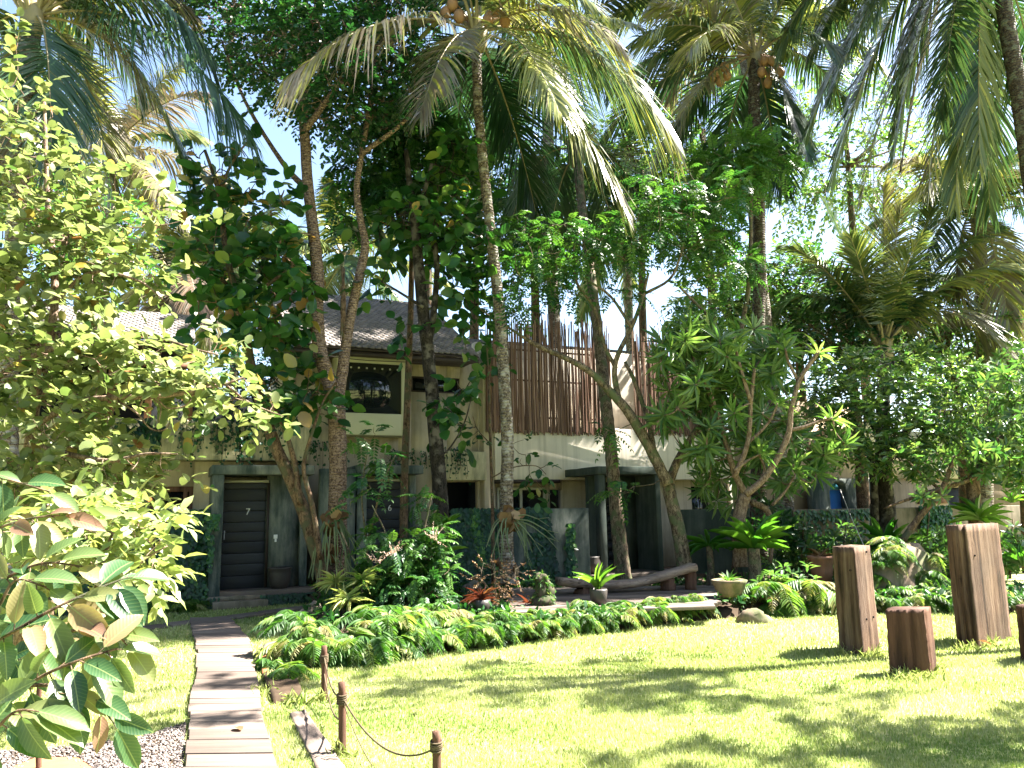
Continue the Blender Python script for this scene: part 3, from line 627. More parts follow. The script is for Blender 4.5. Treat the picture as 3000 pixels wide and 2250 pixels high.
gwall('garden_wall', 'dark shaded garden wall under the frangipani behind the nest fern', (1985, 2328), (17.2, 17.55), 1.55, MT['concrete_dark'])
IL0, IL1 = at(180, 1600, 13.5), at(612, 1600, 14.2)
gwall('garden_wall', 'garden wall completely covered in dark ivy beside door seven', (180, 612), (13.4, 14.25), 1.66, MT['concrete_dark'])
# ------------------------------------------------------------------ hard objects
def prism(mb, base, top, z0, z1, n=14, jit=.006, var=.5):
    k = len(base); rows = []
    for i in range(n+1):
        t = i/n
        for a, b in zip(base, top):
            p = np.asarray(a)*(1-t)+np.asarray(b)*t; rows.append((p[0]+rng.normal(0, jit), p[1]+rng.normal(0, jit), z0+(z1-z0)*t))
    q = [(i*k+s, i*k+(s+1) % k, (i+1)*k+(s+1) % k, (i+1)*k+s) for i in range(n) for s in range(k)]
    m = len(rows); c = np.mean(rows[-k:], axis=0); rows.append(c)
    mb.add(rows, q, [(m, n*k+s, n*k+(s+1) % k) for s in range(k)], var)
R0 = np.random.default_rng(44)
def timber(name, label, pl_, pm, pr_, pyb, ztop_py, mat, depth=None, bev=.012, bolts=(), jit=.004, shrink=.96):
    """an upright square timber seen corner-on: left, middle (nearest corner) and right bottom edges in the photo"""
    a, m, b = G(*pl_), G(*pm), G(*pr_); c = a+b-m
    base = [a, m, b, c]; ctr = np.mean(base, axis=0); h = at(pm[0], ztop_py, m[1])[2]
    def sub(P, n=4):                                                  # extra points per side
        out = []
        for p, q_ in zip(P, P[1:]+P[:1]):
            for i in range(n): out.append(p+(q_-p)*(i/n))
        return out
    base = sub(base, 11); base = [ctr+(p-ctr)*(1+(R0.normal(0, .018) if R0.random() > .13 or i % 11 == 0 else -R0.uniform(.08, .2))) for i, p in enumerate(base)]; top = [ctr+(p-ctr)*shrink*(1+R0.normal(0, .012)) for p in base]
    mb = MB(); prism(mb, base, top, -.05, h, 16, jit*.6)
    o = tag(mb.build(name, mat, loc=ctr), label, 'timber pillar', 'upright timbers on the lawn'); o['faces'] = 1; del o['faces']
    for s_, t_, hz in bolts:
        A_, B_ = (m, b) if s_ else (a, m); p = A_*(1-t_)+B_*t_; p = ctr+(p-ctr)*(1-(1-shrink)*hz/h); n_ = nrm(np.array([(B_-A_)[1], -(B_-A_)[0], 0])); p[2] = hz
        k = MB(); x = nrm(np.cross(n_, UP)); th = np.arange(10)/10*2*PI; ring = lambda d_, r_: p+n_*d_+(np.cos(th)[:, None]*x+np.sin(th)[:, None]*UP)*r_
        k.add(np.vstack([ring(.012, .012), ring(-.01, .011), [p-n_*.01]]), [(i, (i+1) % 10, 10+(i+1) % 10, 10+i) for i in range(10)], [(20, 10+i, 10+(i+1) % 10) for i in range(10)]); q = k.build('bolt_hole', MT['dark'], o)
    return o
timber('timber_pillar', 'slim tall weathered square timber with dark cracks beside the reddish stump', (2460,1912), (2528,1926), (2579,1904), 1926, 1604, MT['pillar'], bolts=((1,.35,.37),(1,.75,.37),(1,.7,1.08),(0,.8,.9)))
timber('timber_pillar', 'tallest and widest weathered grey brown timber pillar on the lawn', (2805,1893), (2862,1898), (2962,1868), 1898, 1538, MT['pillar'], bolts=((0,.7,1.2),(0,.55,.75),(0,.6,.3),(1,.2,1.0)))
timber('timber_stump', 'short smooth reddish brown timber stump between two tall pillars', (2608,1983), (2728,1984), (2746,1968), 1984, 1786, MT['redwood'], jit=.003, shrink=.94)
timber('timber_stump', 'reddish stump cut off by the picture edge beside the widest pillar', (2990,1938), (3035,1952), (3090,1935), 1945, 1782, MT['redwood'], shrink=.94)
# rope fence
posts = []
def rpost(px, pyb, pyt, label, r=.027):
    b = G(px, pyb); h = at(px, pyt, b[1])[2]; mb = MB()
    ln = np.array([-.012*h*2, 0, 0])
    tube(mb, [b-UP*.1, b+UP*h*.5+ln*.5, b+UP*h+ln], [r, r, r*.95], 9, 9, lump=.03)
    t = thing('rope_post', label, 'post', b, 'stakes of the rope fence'); mb.build('stake', MT['postwood'], t, smooth=False)
    m2 = MB()
    for f_ in (.8, .5 if h > .5 else .74):
        p = b+UP*h*f_+ln*f_
        for k in range(3):
            th = np.linspace(0, 2*PI, 13); tube(m2, [p+np.array([math.cos(x)*(r+.006), math.sin(x)*(r+.006), (k-1)*.013+.006*math.sin(x)]) for x in th], .006, 5, 26)
    m2.build('rope_binding', MT['rope'], t, smooth=True)
    posts.append((b, h, ln)); return t
rpost(950, 2052, 1892, 'grey rope fence stake nearest the ferns')
rpost(1003, 2212, 1998, 'brown leaning rope fence stake, middle one of the three')
rpost(1282, 2330, 2142, 'short rope fence stake standing alone towards the sunny lawn')
def ropeline(a, fa, b, fb, sag, label, r=.0065, m=None, off=0):
    (pa, ha, la), (pb, hb, lb) = posts[a], posts[b]; A = pa+UP*ha*fa+la*fa; B = pb+UP*hb*fb+lb*fb
    P = [A+(B-A)*t-UP*sag*4*t*(1-t)+np.array([off*4*t*(1-t), 0, 0]) for t in np.linspace(0, 1, 9)]; mb = MB(); tube(mb, P, r, 6, 40)
    return tag(mb.build('rope', m or MT['rope'], loc=A, smooth=True), label, 'rope', 'ropes of the rope fence')
ropeline(0, .8, 1, .8, .10, 'short upper rope between the two stakes nearest the walkway')
ropeline(0, .5, 1, .5, .12, 'short lower rope between the two stakes nearest the walkway')
ropeline(1, .8, 2, .74, .17, 'long dark rope sagging towards the lone stake')
ropeline(1, .76, 2, .2, .26, 'thin pale rope hanging below the long dark rope', .004)
# log bench
def logbench():
    Yb = 12.9; pts = [(1636,1702,Yb-.3),(1700,1708,Yb-.2),(1770,1713,Yb-.1),(1850,1708,Yb),(1925,1692,Yb+.1),(1980,1675,Yb+.15),(2032,1660,Yb+.2)]
    S = catmull([at(*p) for p in pts], 29); t = thing('log_bench', 'curved half log bench on short legs standing on the timber deck', 'bench', [S[14][0], S[14][1], .27])
    mb = MB(); T = nrm(np.gradient(S, axis=0)); n = len(S); rows = []
    prof = [(-.20, .05), (-.10, .058), (0, .052), (.10, .058), (.20, .05), (.21, .01), (.17, -.05), (.07, -.075), (-.06, -.07), (-.17, -.045), (-.21, .01)]
    for i in range(n):
        sd = nrm(np.cross(T[i], UP)); u_ = np.cross(sd, T[i]); k = 1+.06*math.sin(i*.7)+rng.normal(0, .015)
        rows += [S[i]+sd*a*.85*k+u_*b*k*(1 if b > .04 else 1+rng.normal(0, .06)) for a, b in prof]
    k = len(prof); q = [(i*k+s, i*k+(s+1) % k, (i+1)*k+(s+1) % k, (i+1)*k+s) for i in range(n-1) for s in range(k)]
    rows = np.array(rows); m0 = rows[:k].mean(0); m1 = rows[-k:].mean(0)
    mb.add(np.vstack([rows, m0, m1]), q, [(n*k, (s+1) % k, s) for s in range(k)]+[(n*k+1, (n-1)*k+s, (n-1)*k+(s+1) % k) for s in range(k)])
    mb.build('seat', MT['log'], t)
    for i, w in ((21, .12), (5, .12), (27, .09)):
        m2 = MB(); p = S[i]; tube(m2, [(p[0], p[1], .26), (p[0]+.01, p[1], (p[2]+.27)/2), (p[0], p[1], p[2]-.07)], [w*1.1, w, w*1.1], 8, 7, lump=.06); m2.build('leg', MT['postwood'], t)
logbench()
def potted(name, label, c, prof, mat, sides=20):
    t = thing(name, label, 'pot', c); mb = MB(); lathe(mb, prof, c, sides, lump=.008); mb.build('pot', mat, t, smooth=True)
    s = MB(); r_ = prof[-1][0]*.92; th = np.arange(16)/16*2*PI; z = prof[-1][1]-.04
    s.add(np.vstack([[0, 0, z], np.stack([r_*np.cos(th), r_*np.sin(th), np.full(16, z)], -1)])+c, None, [(0, i+1, (i+1) % 16+1) for i in range(16)]); s.build('soil', MT['soil'], t)
    return t
c7 = W(LX(817, -.85, 1700), -.93, PZ)
potted('urn', 'dark round urn beside door seven', c7, [(.0, 0), (.15, 0), (.185, .12), (.21, .27), (.205, .34), (.22, .355), (.22, .375), (.19, .375), (.18, .33), (.05, .33)], MT['pot'])
c5 = W(LX(1742, -1.75, 1660), -1.6, PZ)
potted('urn', 'brown urn at the corner of the mossy concrete porch', c5, [(.0, 0), (.13, 0), (.19, .12), (.21, .24), (.18, .33), (.19, .36), (.16, .36), (.15, .32), (.05, .32)], MT['pot'])
# mossy statue
MT['mossstone'] = plaster('dark_mossy_stone', (.06, .048, .035), (.10, .08, .055), (.03, .045, .015), .9, 6, .42, .6, .95)
c = at(1592, 1795, 11.4); c[2] = .19
V, T = ICO3; mb = MB()
def blob(mb, o, s, seed, amp=.2, fr=3.2, var=.5): mb.add(lump(ICO3[0], amp, fr, seed)*np.asarray(s)+np.asarray(o), None, ICO3[1], var)
t = thing('mossy_stone', 'small upright shaggy mossy stone at the bed edge between middle palm and deck', 'stone', c)
blob(mb, c+[0, 0, .10], (.17, .15, .13), 1); blob(mb, c+[.02, .02, .27], (.12, .11, .17), 2); blob(mb, c+[-.02, -.01, .42], (.09, .09, .10), 5); mb.build('stone', MT['mossstone'], t, smooth=True); STATUE = (t, np.concatenate(mb.v))
# rocks at the bed's edge and the mound
ROCKV = {}
def rock(px, py, s, seed, label, z=.05, m='stone'):
    p = G(px, py); mb = MB(); V = lump(ICO3[0], .22, 1.7, seed)*np.array(s); V = V*(1+.5*(.5-np.abs(np.sin(V@np.array([5.1,3.3,7.7])+seed)))[:, None]*.25); V = V+.014*np.random.default_rng(seed).standard_normal(V.shape)
    V = V+p+UP*z; ROCKV[seed] = (V, p); mb.add(V, None, ICO3[1]); return tag(mb.build('rock', MT[m], loc=p, smooth=True), label, 'rock', 'rocks edging the planting bed')
MT['mossrock'] = plaster('mossy_rock', (.16, .11, .08), (.26, .20, .15), (.06, .08, .03), .9, 2.2, .42, .62, .95)
rock(2200, 1822, (.27, .2, .2), 21, 'brown boulder at the foot of the bowl pot', .02, 'mossrock')
rock(910, 1835, (.18, .17, .2), 23, 'dark hollow looking rock among ferns near the walkway', .1)
rock(2665, 1772, (.78, .5, .86), 25, 'large fern covered rock mound behind the short stump', .05, 'mossrock')
rock(2760, 1752, (.3, .3, .3), 26, 'rough brown rock behind the widest pillar', .1, 'mossrock')
rock(2610, 1772, (.3, .25, .22), 27, 'rock with dry roots next to the slim pillar', .1, 'mossrock')
rock(1090, 1790, (.19, .15, .13), 28, 'square stone block behind the variegated tufts', .28)
rock(1390, 1778, (.14, .12, .12), 29, 'pale stone by the red bromeliad', .28)
# cable on the far side
a, b = at(2462, 1435, 16.2), at(2532, 1602, 13.5); mb = MB(); tube(mb, [a, (a+b)/2-UP*.03, b], .006, 5, 12); tag(mb.build('guy_wire', MT['steel'], loc=b), 'thin pale wire stretched from arched doorway down to the bed', 'wire')
A_, B_ = W(LX(800, -.95, 1015), -.95, LZ(800, 1015, -.95)), W(LX(1240, -.95, 1063), -.95, LZ(1240, 1063, -.95)); mb = MB(); tube(mb, [A_, (A_+B_)/2-UP*.08, B_], .009, 5, 16); tag(mb.build('cable', MT['darktrim'], loc=A_), 'black cable sagging across the villa above the bay window', 'cable')
# stake of the young plant in front
sb = G(118, 2262); mb = MB(); tube(mb, [sb-UP*.1, at(112, 2100, sb[1]), at(118, 1960, sb[1]), at(125, 1800, sb[1]+.05)], [.018, .017, .015, .012], 8, 12, lump=.03)
tag(mb.build('plant_stake', MT['postwood'], loc=sb), 'thin reddish stick standing in the gravel under the large leaves', 'stake')
s2 = G(138, 1945); mb = MB(); tube(mb, [s2-UP*.1, at(142, 1870, s2[1]), at(150, 1760, s2[1])], [.045, .04, .038], 9, 12, lump=.04)
tag(mb.build('tree_stump', MT['bark_brown'], loc=s2), 'thin dark trunk stub rising from the shaded grass behind the large leaves', 'stump')
# ------------------------------------------------------------------ foliage
def leaf_tpl(ys, ws, fold=.12, curl=.12, wav=0):
    """stations along the leaf, half widths (relative to the leaf's half width), folded at the midrib and curling down"""
    v = []; uv = []; ids = []
    for i, (y, w) in enumerate(zip(ys, ws)):
        z = -curl*y*y
        if w <= 0: ids.append((len(v),)); v.append((0, y, z)); uv.append((0, y))
        else:
            k = len(v); ids.append((k, k+1, k+2)); wz = wav*(1 if i % 2 else -1)
            v += [(-.5*w, y, z+fold*w*.5+wz), (0, y, z), (.5*w, y, z+fold*w*.5-wz)]; uv += [(-w, y), (0, y), (w, y)]
    q = []; t = []
    for a, b in zip(ids, ids[1:]):
        if len(a) == 3 and len(b) == 3: q += [(a[0], a[1], b[1], b[0]), (a[1], a[2], b[2], b[1])]
        elif len(a) == 1: t += [(a[0], b[1], b[0]), (a[0], b[2], b[1])]
        else: t += [(a[0], a[1], b[0]), (a[1], a[2], b[0])]
    return dict(v=np.array(v, float), q=np.array(q).reshape(-1, 4), t=np.array(t).reshape(-1, 3), uv=np.array(uv))
T_OVAL = leaf_tpl([0, .3, .7, 1], [0, 1, .85, 0], .15, .12)
T_ROUND = leaf_tpl([0, .18, .55, .88, 1], [0, .8, 1, .6, 0], .18, .10)
T_DIAM = leaf_tpl([0, .45, 1], [0, 1, 0], .15, .1)
T_LANCE = leaf_tpl([0, .25, .6, 1], [0, .8, 1, 0], .12, .22)
T_BIG = leaf_tpl([0, .08, .22, .42, .62, .8, .92, 1], [0, .38, .8, 1, .95, .68, .32, 0], .22, .28, .01)
T_TEAK = leaf_tpl([0, .12, .35, .65, .88, 1], [0, .55, 1, .95, .5, 0], .14, .25, .015)
T_STRAP = leaf_tpl([0, .2, .45, .7, .88, 1], [.35, .8, 1, .9, .5, 0], .3, .22)
T_BLADE = leaf_tpl([0, .35, .7, 1], [.9, 1, .7, 0], .35, .5)
def leaves(mb, T, P, Dr, N, Ln, wr, var):
    P = np.atleast_2d(P); n = len(P)
    if n == 0: return
    Dr = nrm(np.broadcast_to(Dr, (n, 3))); N = np.broadcast_to(N, (n, 3)); Ln = np.broadcast_to(Ln, (n,)); wr = np.broadcast_to(wr, (n,)); var = np.broadcast_to(var, (n,))
    X = np.cross(Dr, N); bad = np.linalg.norm(X, axis=1) < 1e-3; X[bad] = [1, 0, 0]; X = nrm(X); Nn = np.cross(X, Dr)
    tv = T['v']; k = len(tv)
    V = P[:, None]+(tv[None, :, 0, None]*X[:, None]*wr[:, None, None]+tv[None, :, 1, None]*Dr[:, None]+tv[None, :, 2, None]*Nn[:, None])*Ln[:, None, None]
    o = (np.arange(n)*k)[:, None, None]
    mb.add(V.reshape(-1, 3), (T['q'][None]+o).reshape(-1, 4) if len(T['q']) else None, (T['t'][None]+o).reshape(-1, 3) if len(T['t']) else None,
           np.repeat(np.clip(var, 0, 1), k), np.tile(T['uv'], (n, 1)) if T is T_BIG else None)
R = rng
def rdir(n, up=0.0):
    d = nrm(R.standard_normal((n, 3))); d[:, 2] += up; return nrm(d)
# one twig's foliage, several habits -------------------------------------------------
def f_spray(mb, p, d, kw):                                           # alternate leaves along a short twig
    n = kw['n']; l = kw['len']*R.uniform(.7, 1.25); Lf = kw['L']
    s = np.linspace(.15, 1, n); sag = kw.get('sag', .25)
    P = p+d*(s*l)[:, None]-UP*(sag*l*s*s)[:, None]
    side = nrm(np.cross(d, UP+.01)); sg = np.where(np.arange(n) % 2, 1, -1)[:, None]
    Dd = d*.55+side*sg*.8+UP*R.uniform(-.55, .15, (n, 1))+R.normal(0, kw.get('jit', .25), (n, 3))
    Dd[-1] = d+R.normal(0, .2, 3)
    N = UP+R.normal(0, kw.get('njit', .45), (n, 3))+SUN*kw.get('sunward', 0)
    leaves(mb, kw['T'], P, Dd, N, Lf*R.uniform(.6, 1.2, n), kw['w'], R.normal(kw.get('v', .5), kw.get('vs', .22), n)+kw.get('vadd', 0))
def f_pinnate(mb, p, d, kw):                                         # compound leaves radiating from the twig's end
    for _ in range(kw.get('m', 4)):
        dd = nrm(d*kw.get('fwd', .4)+rdir(1, .05)[0]); l = kw['len']*R.uniform(.7, 1.2); n = kw['n']; s = np.linspace(.2, 1, n); sag = kw.get('sag', .35)
        P = p+dd*(s*l)[:, None]-UP*(sag*l*s*s)[:, None]
        t = nrm(dd-UP*(2*sag*s)[:, None]); side = nrm(np.cross(t, UP+.01)); v = R.normal(kw.get('v', .5), kw.get('vs', .2))
        for sg in (-1, 1):
            leaves(mb, kw['T'], P, t*.45+side*sg+R.normal(0, .08, (n, 3))-UP*.15, np.cross(side, t)+R.normal(0, .15, (n, 3)), kw['L']*(1.05-.35*np.abs(s-.5)*1.4)*R.uniform(.85, 1.1, n), kw['w'], v+R.normal(0, .07, n))
        leaves(mb, kw['T'], P[-1:], t[-1:], UP, kw['L'], kw['w'], v)
def f_rosette(mb, p, d, kw):
    n = kw['n']; a = R.uniform(0, 6.28)+np.arange(n)*2.4; e = R.uniform(-.25, 1.0, n)
    x = nrm(np.cross(d, [.3, .2, .9])); y = np.cross(d, x)
    Dd = x*np.cos(a)[:, None]+y*np.sin(a)[:, None]+d*e[:, None]
    leaves(mb, kw['T'], p+Dd*.02-d*R.uniform(0, .08, (n, 1)), Dd, d+R.normal(0, .25, (n, 3)), kw['L']*R.uniform(.65, 1.15, n), kw['w'], R.normal(kw.get('v', .5), .2, n))
def crown(ml, mw, blobs, skel, fn, kw, twig_r=.008, hang=0, outward=.6, minlen=0):
    """foliage in ellipsoids (centre, radii, count); each new twig springs from the nearest wood already there"""
    S = np.array(skel, float); pts = []
    for c, r, n in blobs:
        d = rdir(n); rad = R.uniform(.25, 1, n)**.6
        pts.append((np.asarray(c)+d*rad[:, None]*np.asarray(r), np.tile(np.asarray(c, float), (n, 1))))
    P = np.vstack([a for a, _ in pts]); Cc = np.vstack([b for _, b in pts])
    dm = np.min(np.linalg.norm(P[:, None]-S[None], axis=2), axis=1) if len(P)*len(S) < 4e6 else np.linalg.norm(P-S[0], axis=1)
    buf = np.vstack([S, np.zeros((len(P), 3))]); m = len(S)
    for i in np.argsort(dm):
        p = P[i]; dist = np.linalg.norm(buf[:m]-p, axis=1); j = int(np.argmin(dist)); q = buf[j]
        if mw is not None and dist[j] > .05:
            mid = (p+q)/2+R.normal(0, .08, 3)*dist[j]-UP*.06*dist[j]
            tube(mw, [q, mid, p], [twig_r*(1.6 if dist[j] > .5 else 1.1), twig_r, twig_r*.6], 4, 5, cap=False)
        buf[m] = p; m += 1
        g = nrm(p-q) if dist[j] > 1e-3 else rdir(1)[0]
        o = p-Cc[i]; o = o/max(np.linalg.norm(o), 1e-6)
        d = nrm(g*.6+o*outward+rdir(1)[0]*.55-UP*hang)
        fn(ml, p, d, kw)
def skelpts(*lines, n=24):
    return np.vstack([catmull(np.asarray(l, float), n) for l in lines])
def PX(L_, Y):                                                       # photo polyline -> points at depth Y (or per point)
    return [at(p[0], p[1], p[2] if len(p) > 2 else Y) for p in L_]
def px_r(w, Y): return w*Y/F/2
def blobs_px(L_):                                                    # (px, py, Y, rx px, ry px, rz m, n)
    return [(at(b[0], b[1], b[2]), (b[3]*b[2]/F, b[5], b[4]*b[2]/F*1.05), b[6]) for b in L_]
def tree(name, label, cat, base, limbs, blobs, fn, kw, bark_, leaf_, twig=.008, group=None, hang=0, outward=.6, skel_from=0, twigmat=None):
    """limbs: list of (points, radii); the first is the trunk"""
    t = thing(name, label, cat, base, group)
    mw = MB()
    for P, r in limbs: tube(mw, P, r, 12 if max(np.atleast_1d(r)) > .05 else 7, None, lump=.035)
    ml = MB(); mt = MB() if twigmat else mw
    crown(ml, mt, blobs_px(blobs), skelpts(*[P for P, _ in limbs[skel_from:]]), fn, kw, twig, hang, outward)
    mw.build('trunk', bark_, t, smooth=True)
    if twigmat: mt.build('twigs', twigmat, t, smooth=True)
    ml.build('crown', leaf_, t)
    return t
# ---- palms ------------------------------------------------------------------------
def frond(mb, mr, base, tip, lift=.6, n=96, Lm=1.0, hang=.55, v=.35, vs=.10, tipv=None, w=.045, tilt=0, twist=0, bare=.14, r0=.028):
    base, tip = np.asarray(base, float), np.asarray(tip, float); ln = np.linalg.norm(tip-base)
    ctrl = base*.45+tip*.55+UP*lift*1.3
    t = np.linspace(0, 1, 40)[:, None]; S = base*(1-t)**2+2*ctrl*t*(1-t)+tip*t*t
    tube(mr, S[::3], np.linspace(r0, .004, len(S[::3])), 6, len(S[::3]), smoothpath=False)
    s = np.linspace(bare, .995, n); P = arc(S, s); P2 = arc(S, np.minimum(s+.01, 1)); P1 = arc(S, s-.01); T = nrm(P2-P1)
    sd = np.cross(T, UP); weak = np.linalg.norm(sd, axis=1) < .25
    ref = nrm(np.cross(tip-base, UP)) if np.linalg.norm(np.cross(nrm(tip-base), UP)) > .15 else np.array([1.0, 0, 0])
    sd = np.where(weak[:, None], ref, sd); sd = nrm(sd)
    if twist: sd = nrm(sd*math.cos(twist)+np.cross(T, sd)*math.sin(twist))
    upn = np.cross(sd, T)
    prof = np.interp(s, [bare, bare+.12, .4, .7, .9, 1], [.55, .9, 1, .85, .55, .25])*Lm
    ang = np.interp(s, [bare, .5, 1], [1.25, .95, .30])
    xs = np.array([0, .28, .62, 1.0]); wd = np.array([.7, 1, .8, .05])
    for sg in (-1, 1):
        nn = n; keep = R.random(nn) > .05
        d = nrm(T*np.cos(ang+R.normal(0, .07, nn)+.12*np.sin(s*R.uniform(14, 30)+R.uniform(0, 6.28)))[:, None]+sd*sg*np.sin(ang)[:, None]+upn*(.22+R.normal(0, .08, nn))[:, None])
        l = prof*R.uniform(.88, 1.08, nn); hg = hang*R.uniform(.65, 1.4, nn)*(1+.3*np.sin(s*R.uniform(9, 22)+R.uniform(0, 6.28)))
        pts = P[:, None]+d[:, None]*(xs[None, :, None]*l[:, None, None])-UP*((xs**1.8)[None, :, None]*(l*hg)[:, None, None])
        pts[..., :] += R.normal(0, .012, pts.shape)*xs[None, :, None]
        dirs = nrm(np.gradient(pts, axis=1)); wv = nrm(np.cross(dirs, nrm(np.cross(dirs, T[:, None]+.001))))
        wv = nrm(T[:, None]*1.0-dirs*np.sum(dirs*T[:, None], -1, keepdims=True)+.35*np.cross(dirs, T[:, None]))
        hw = w*.5*wd[None, :, None]*R.uniform(.8, 1.15, nn)[:, None, None]
        V = np.stack([pts-wv*hw, pts+wv*hw], 2)[keep]; k = len(V)
        o = (np.arange(k)*8)[:, None, None]; q = np.array([(0, 2, 3, 1), (2, 4, 5, 3), (4, 6, 7, 5)])[None]+o
        vv = v+R.normal(0, vs, nn)
        if tipv is not None: vv = vv+(tipv-v)*np.clip((s-.45)/.4, 0, 1)
        mb.add(V.reshape(-1, 3), q.reshape(-1, 4), None, np.repeat(np.clip(vv[keep], 0, 1), 8))
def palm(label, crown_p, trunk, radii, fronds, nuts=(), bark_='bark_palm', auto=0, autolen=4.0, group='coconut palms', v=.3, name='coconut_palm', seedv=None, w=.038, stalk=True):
    base = np.array(trunk[0]); t = thing(name, label, 'palm tree', base, group)
    mb = MB(); tr_ = catmull(trunk, 110); rr_ = np.interp(np.linspace(0, len(radii)-1, 110), np.arange(len(radii)), radii)*(1+.028*np.sin(np.arange(110)*1.9+R.normal(0, .4, 110))); tube(mb, tr_, rr_, 14, lump=.022, smoothpath=False); mb.build('trunk', MT[bark_], t, smooth=True)
    cp = np.asarray(crown_p); cm = MB()
    V = lump(ICO2[0], .15, 2, 5)*np.array([.2, .2, .38]); cm.add(V+cp-UP*.05, None, ICO2[1])
    for k in range(9):                                               # sheaths around the heart
        a = k*2.4; d = np.array([math.cos(a), math.sin(a), .9]); tube(cm, [cp-UP*.25, cp+d*.22, cp+d*.5+UP*.05], [.06, .045, .02], 6, 6)
    cm.build('crownshaft', MT['rachis'], t, smooth=True)
    specs = list(fronds)
    for k in range(auto):
        a = k*2.39996+R.uniform(-.3, .3); e = np.interp(k/max(auto-1, 1), [0, 1], [1.0, -.75])
        l = autolen*R.uniform(.8, 1.1); d = np.array([math.cos(a)*math.cos(e), math.sin(a)*math.cos(e), math.sin(e)])
        specs.append(dict(tip3=cp+d*l-UP*.25*l*math.cos(e), lift=l*.16, v=v+R.normal(0, .1)))
    for s in specs:
        tip = s['tip3'] if 'tip3' in s else at(s['tip'][0], s['tip'][1], cp[1]+s.get('dy', 0))
        mb = MB(); mr = MB(); d0 = nrm(tip-cp)
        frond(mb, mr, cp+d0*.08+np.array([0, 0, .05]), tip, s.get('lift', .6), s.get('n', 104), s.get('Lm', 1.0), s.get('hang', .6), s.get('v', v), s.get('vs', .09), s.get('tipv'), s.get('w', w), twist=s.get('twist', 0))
        fo = mb.build('frond', LF['palm'], t); mr.build('midrib', MT['rachis'], fo, smooth=True)
    for px, py, dy in nuts:
        p = at(px, py, cp[1]+dy); m2 = MB(); V = lump(ICO2[0], .05, 1.5, int(px))*np.array([.105, .105, .135]); m2.add(V+p, None, ICO2[1])
        tube(m2, [p+UP*.1, p*.5+cp*.5+UP*.12, cp+UP*.1], .012, 5, 5); m2.build('coconut', MT['coconut'], t, smooth=True)
    return t
Fd = lambda x, y, **k: dict(tip=(x, y), **k)
# central palm
Y = 13.0; cp = at(1395, 95, Y)
tk = PX([(1487,1712),(1483,1600),(1484,1450),(1487,1300),(1476,1100),(1462,900),(1440,700),(1420,520),(1402,330),(1396,180),(1395,95)], Y)
palm('tall coconut palm in the middle with staghorn fern on its pale mottled trunk', cp, tk, [.155,.12,.112,.106,.102,.098,.092,.088,.085,.09,.11],
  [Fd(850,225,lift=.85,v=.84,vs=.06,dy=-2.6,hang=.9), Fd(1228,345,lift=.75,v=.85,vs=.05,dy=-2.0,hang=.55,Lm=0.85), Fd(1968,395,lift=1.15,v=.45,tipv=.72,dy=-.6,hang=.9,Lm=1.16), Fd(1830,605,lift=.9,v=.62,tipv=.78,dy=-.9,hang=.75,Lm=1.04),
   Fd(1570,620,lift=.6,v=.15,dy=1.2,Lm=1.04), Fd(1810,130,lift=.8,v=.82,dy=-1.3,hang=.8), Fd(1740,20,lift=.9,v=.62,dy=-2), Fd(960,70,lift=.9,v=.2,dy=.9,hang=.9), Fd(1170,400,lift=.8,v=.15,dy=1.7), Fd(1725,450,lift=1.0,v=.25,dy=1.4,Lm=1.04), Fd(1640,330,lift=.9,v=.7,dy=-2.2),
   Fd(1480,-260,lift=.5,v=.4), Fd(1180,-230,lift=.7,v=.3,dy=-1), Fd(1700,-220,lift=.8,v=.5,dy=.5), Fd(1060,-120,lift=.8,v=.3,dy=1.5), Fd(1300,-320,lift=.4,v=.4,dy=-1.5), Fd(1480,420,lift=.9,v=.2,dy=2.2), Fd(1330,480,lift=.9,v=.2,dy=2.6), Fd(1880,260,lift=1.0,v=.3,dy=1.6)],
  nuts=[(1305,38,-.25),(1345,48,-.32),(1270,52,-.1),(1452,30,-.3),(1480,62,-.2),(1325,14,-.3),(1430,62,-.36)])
# right palm with coconuts
Y = 16.5; cp = at(2215,165,Y)
tk = PX([(2224,1640),(2222,1400),(2218,1150),(2222,950),(2226,750),(2222,560),(2214,400),(2208,280),(2215,165)], Y)
palm('coconut palm with clusters of tan coconuts, dark straight trunk beside a thin vine stem', cp, tk, [.2,.16,.14,.135,.13,.13,.13,.13,.15],
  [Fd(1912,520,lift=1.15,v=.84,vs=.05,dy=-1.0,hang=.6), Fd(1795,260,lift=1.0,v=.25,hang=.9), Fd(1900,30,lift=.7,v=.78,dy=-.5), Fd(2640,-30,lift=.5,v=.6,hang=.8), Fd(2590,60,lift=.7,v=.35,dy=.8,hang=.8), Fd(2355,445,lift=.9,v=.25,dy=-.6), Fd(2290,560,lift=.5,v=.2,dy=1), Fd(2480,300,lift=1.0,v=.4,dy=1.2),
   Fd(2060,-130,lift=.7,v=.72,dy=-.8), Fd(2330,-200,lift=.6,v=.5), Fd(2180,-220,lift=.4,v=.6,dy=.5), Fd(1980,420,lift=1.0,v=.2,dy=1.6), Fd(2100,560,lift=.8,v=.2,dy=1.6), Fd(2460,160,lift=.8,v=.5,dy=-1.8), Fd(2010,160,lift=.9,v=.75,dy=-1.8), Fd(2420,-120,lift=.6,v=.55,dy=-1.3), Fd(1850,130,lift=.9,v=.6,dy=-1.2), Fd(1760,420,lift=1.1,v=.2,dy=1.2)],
  nuts=[(2240,178,-.3),(2262,180,-.35),(2232,212,-.35),(2258,218,-.4),(2285,212,-.3),(2250,242,-.32),(2276,196,-.2),(2100,212,-.3),(2122,196,-.2),(2088,226,-.25),(2130,222,-.25),(2110,238,-.3)], bark_='bark_palm_dark')
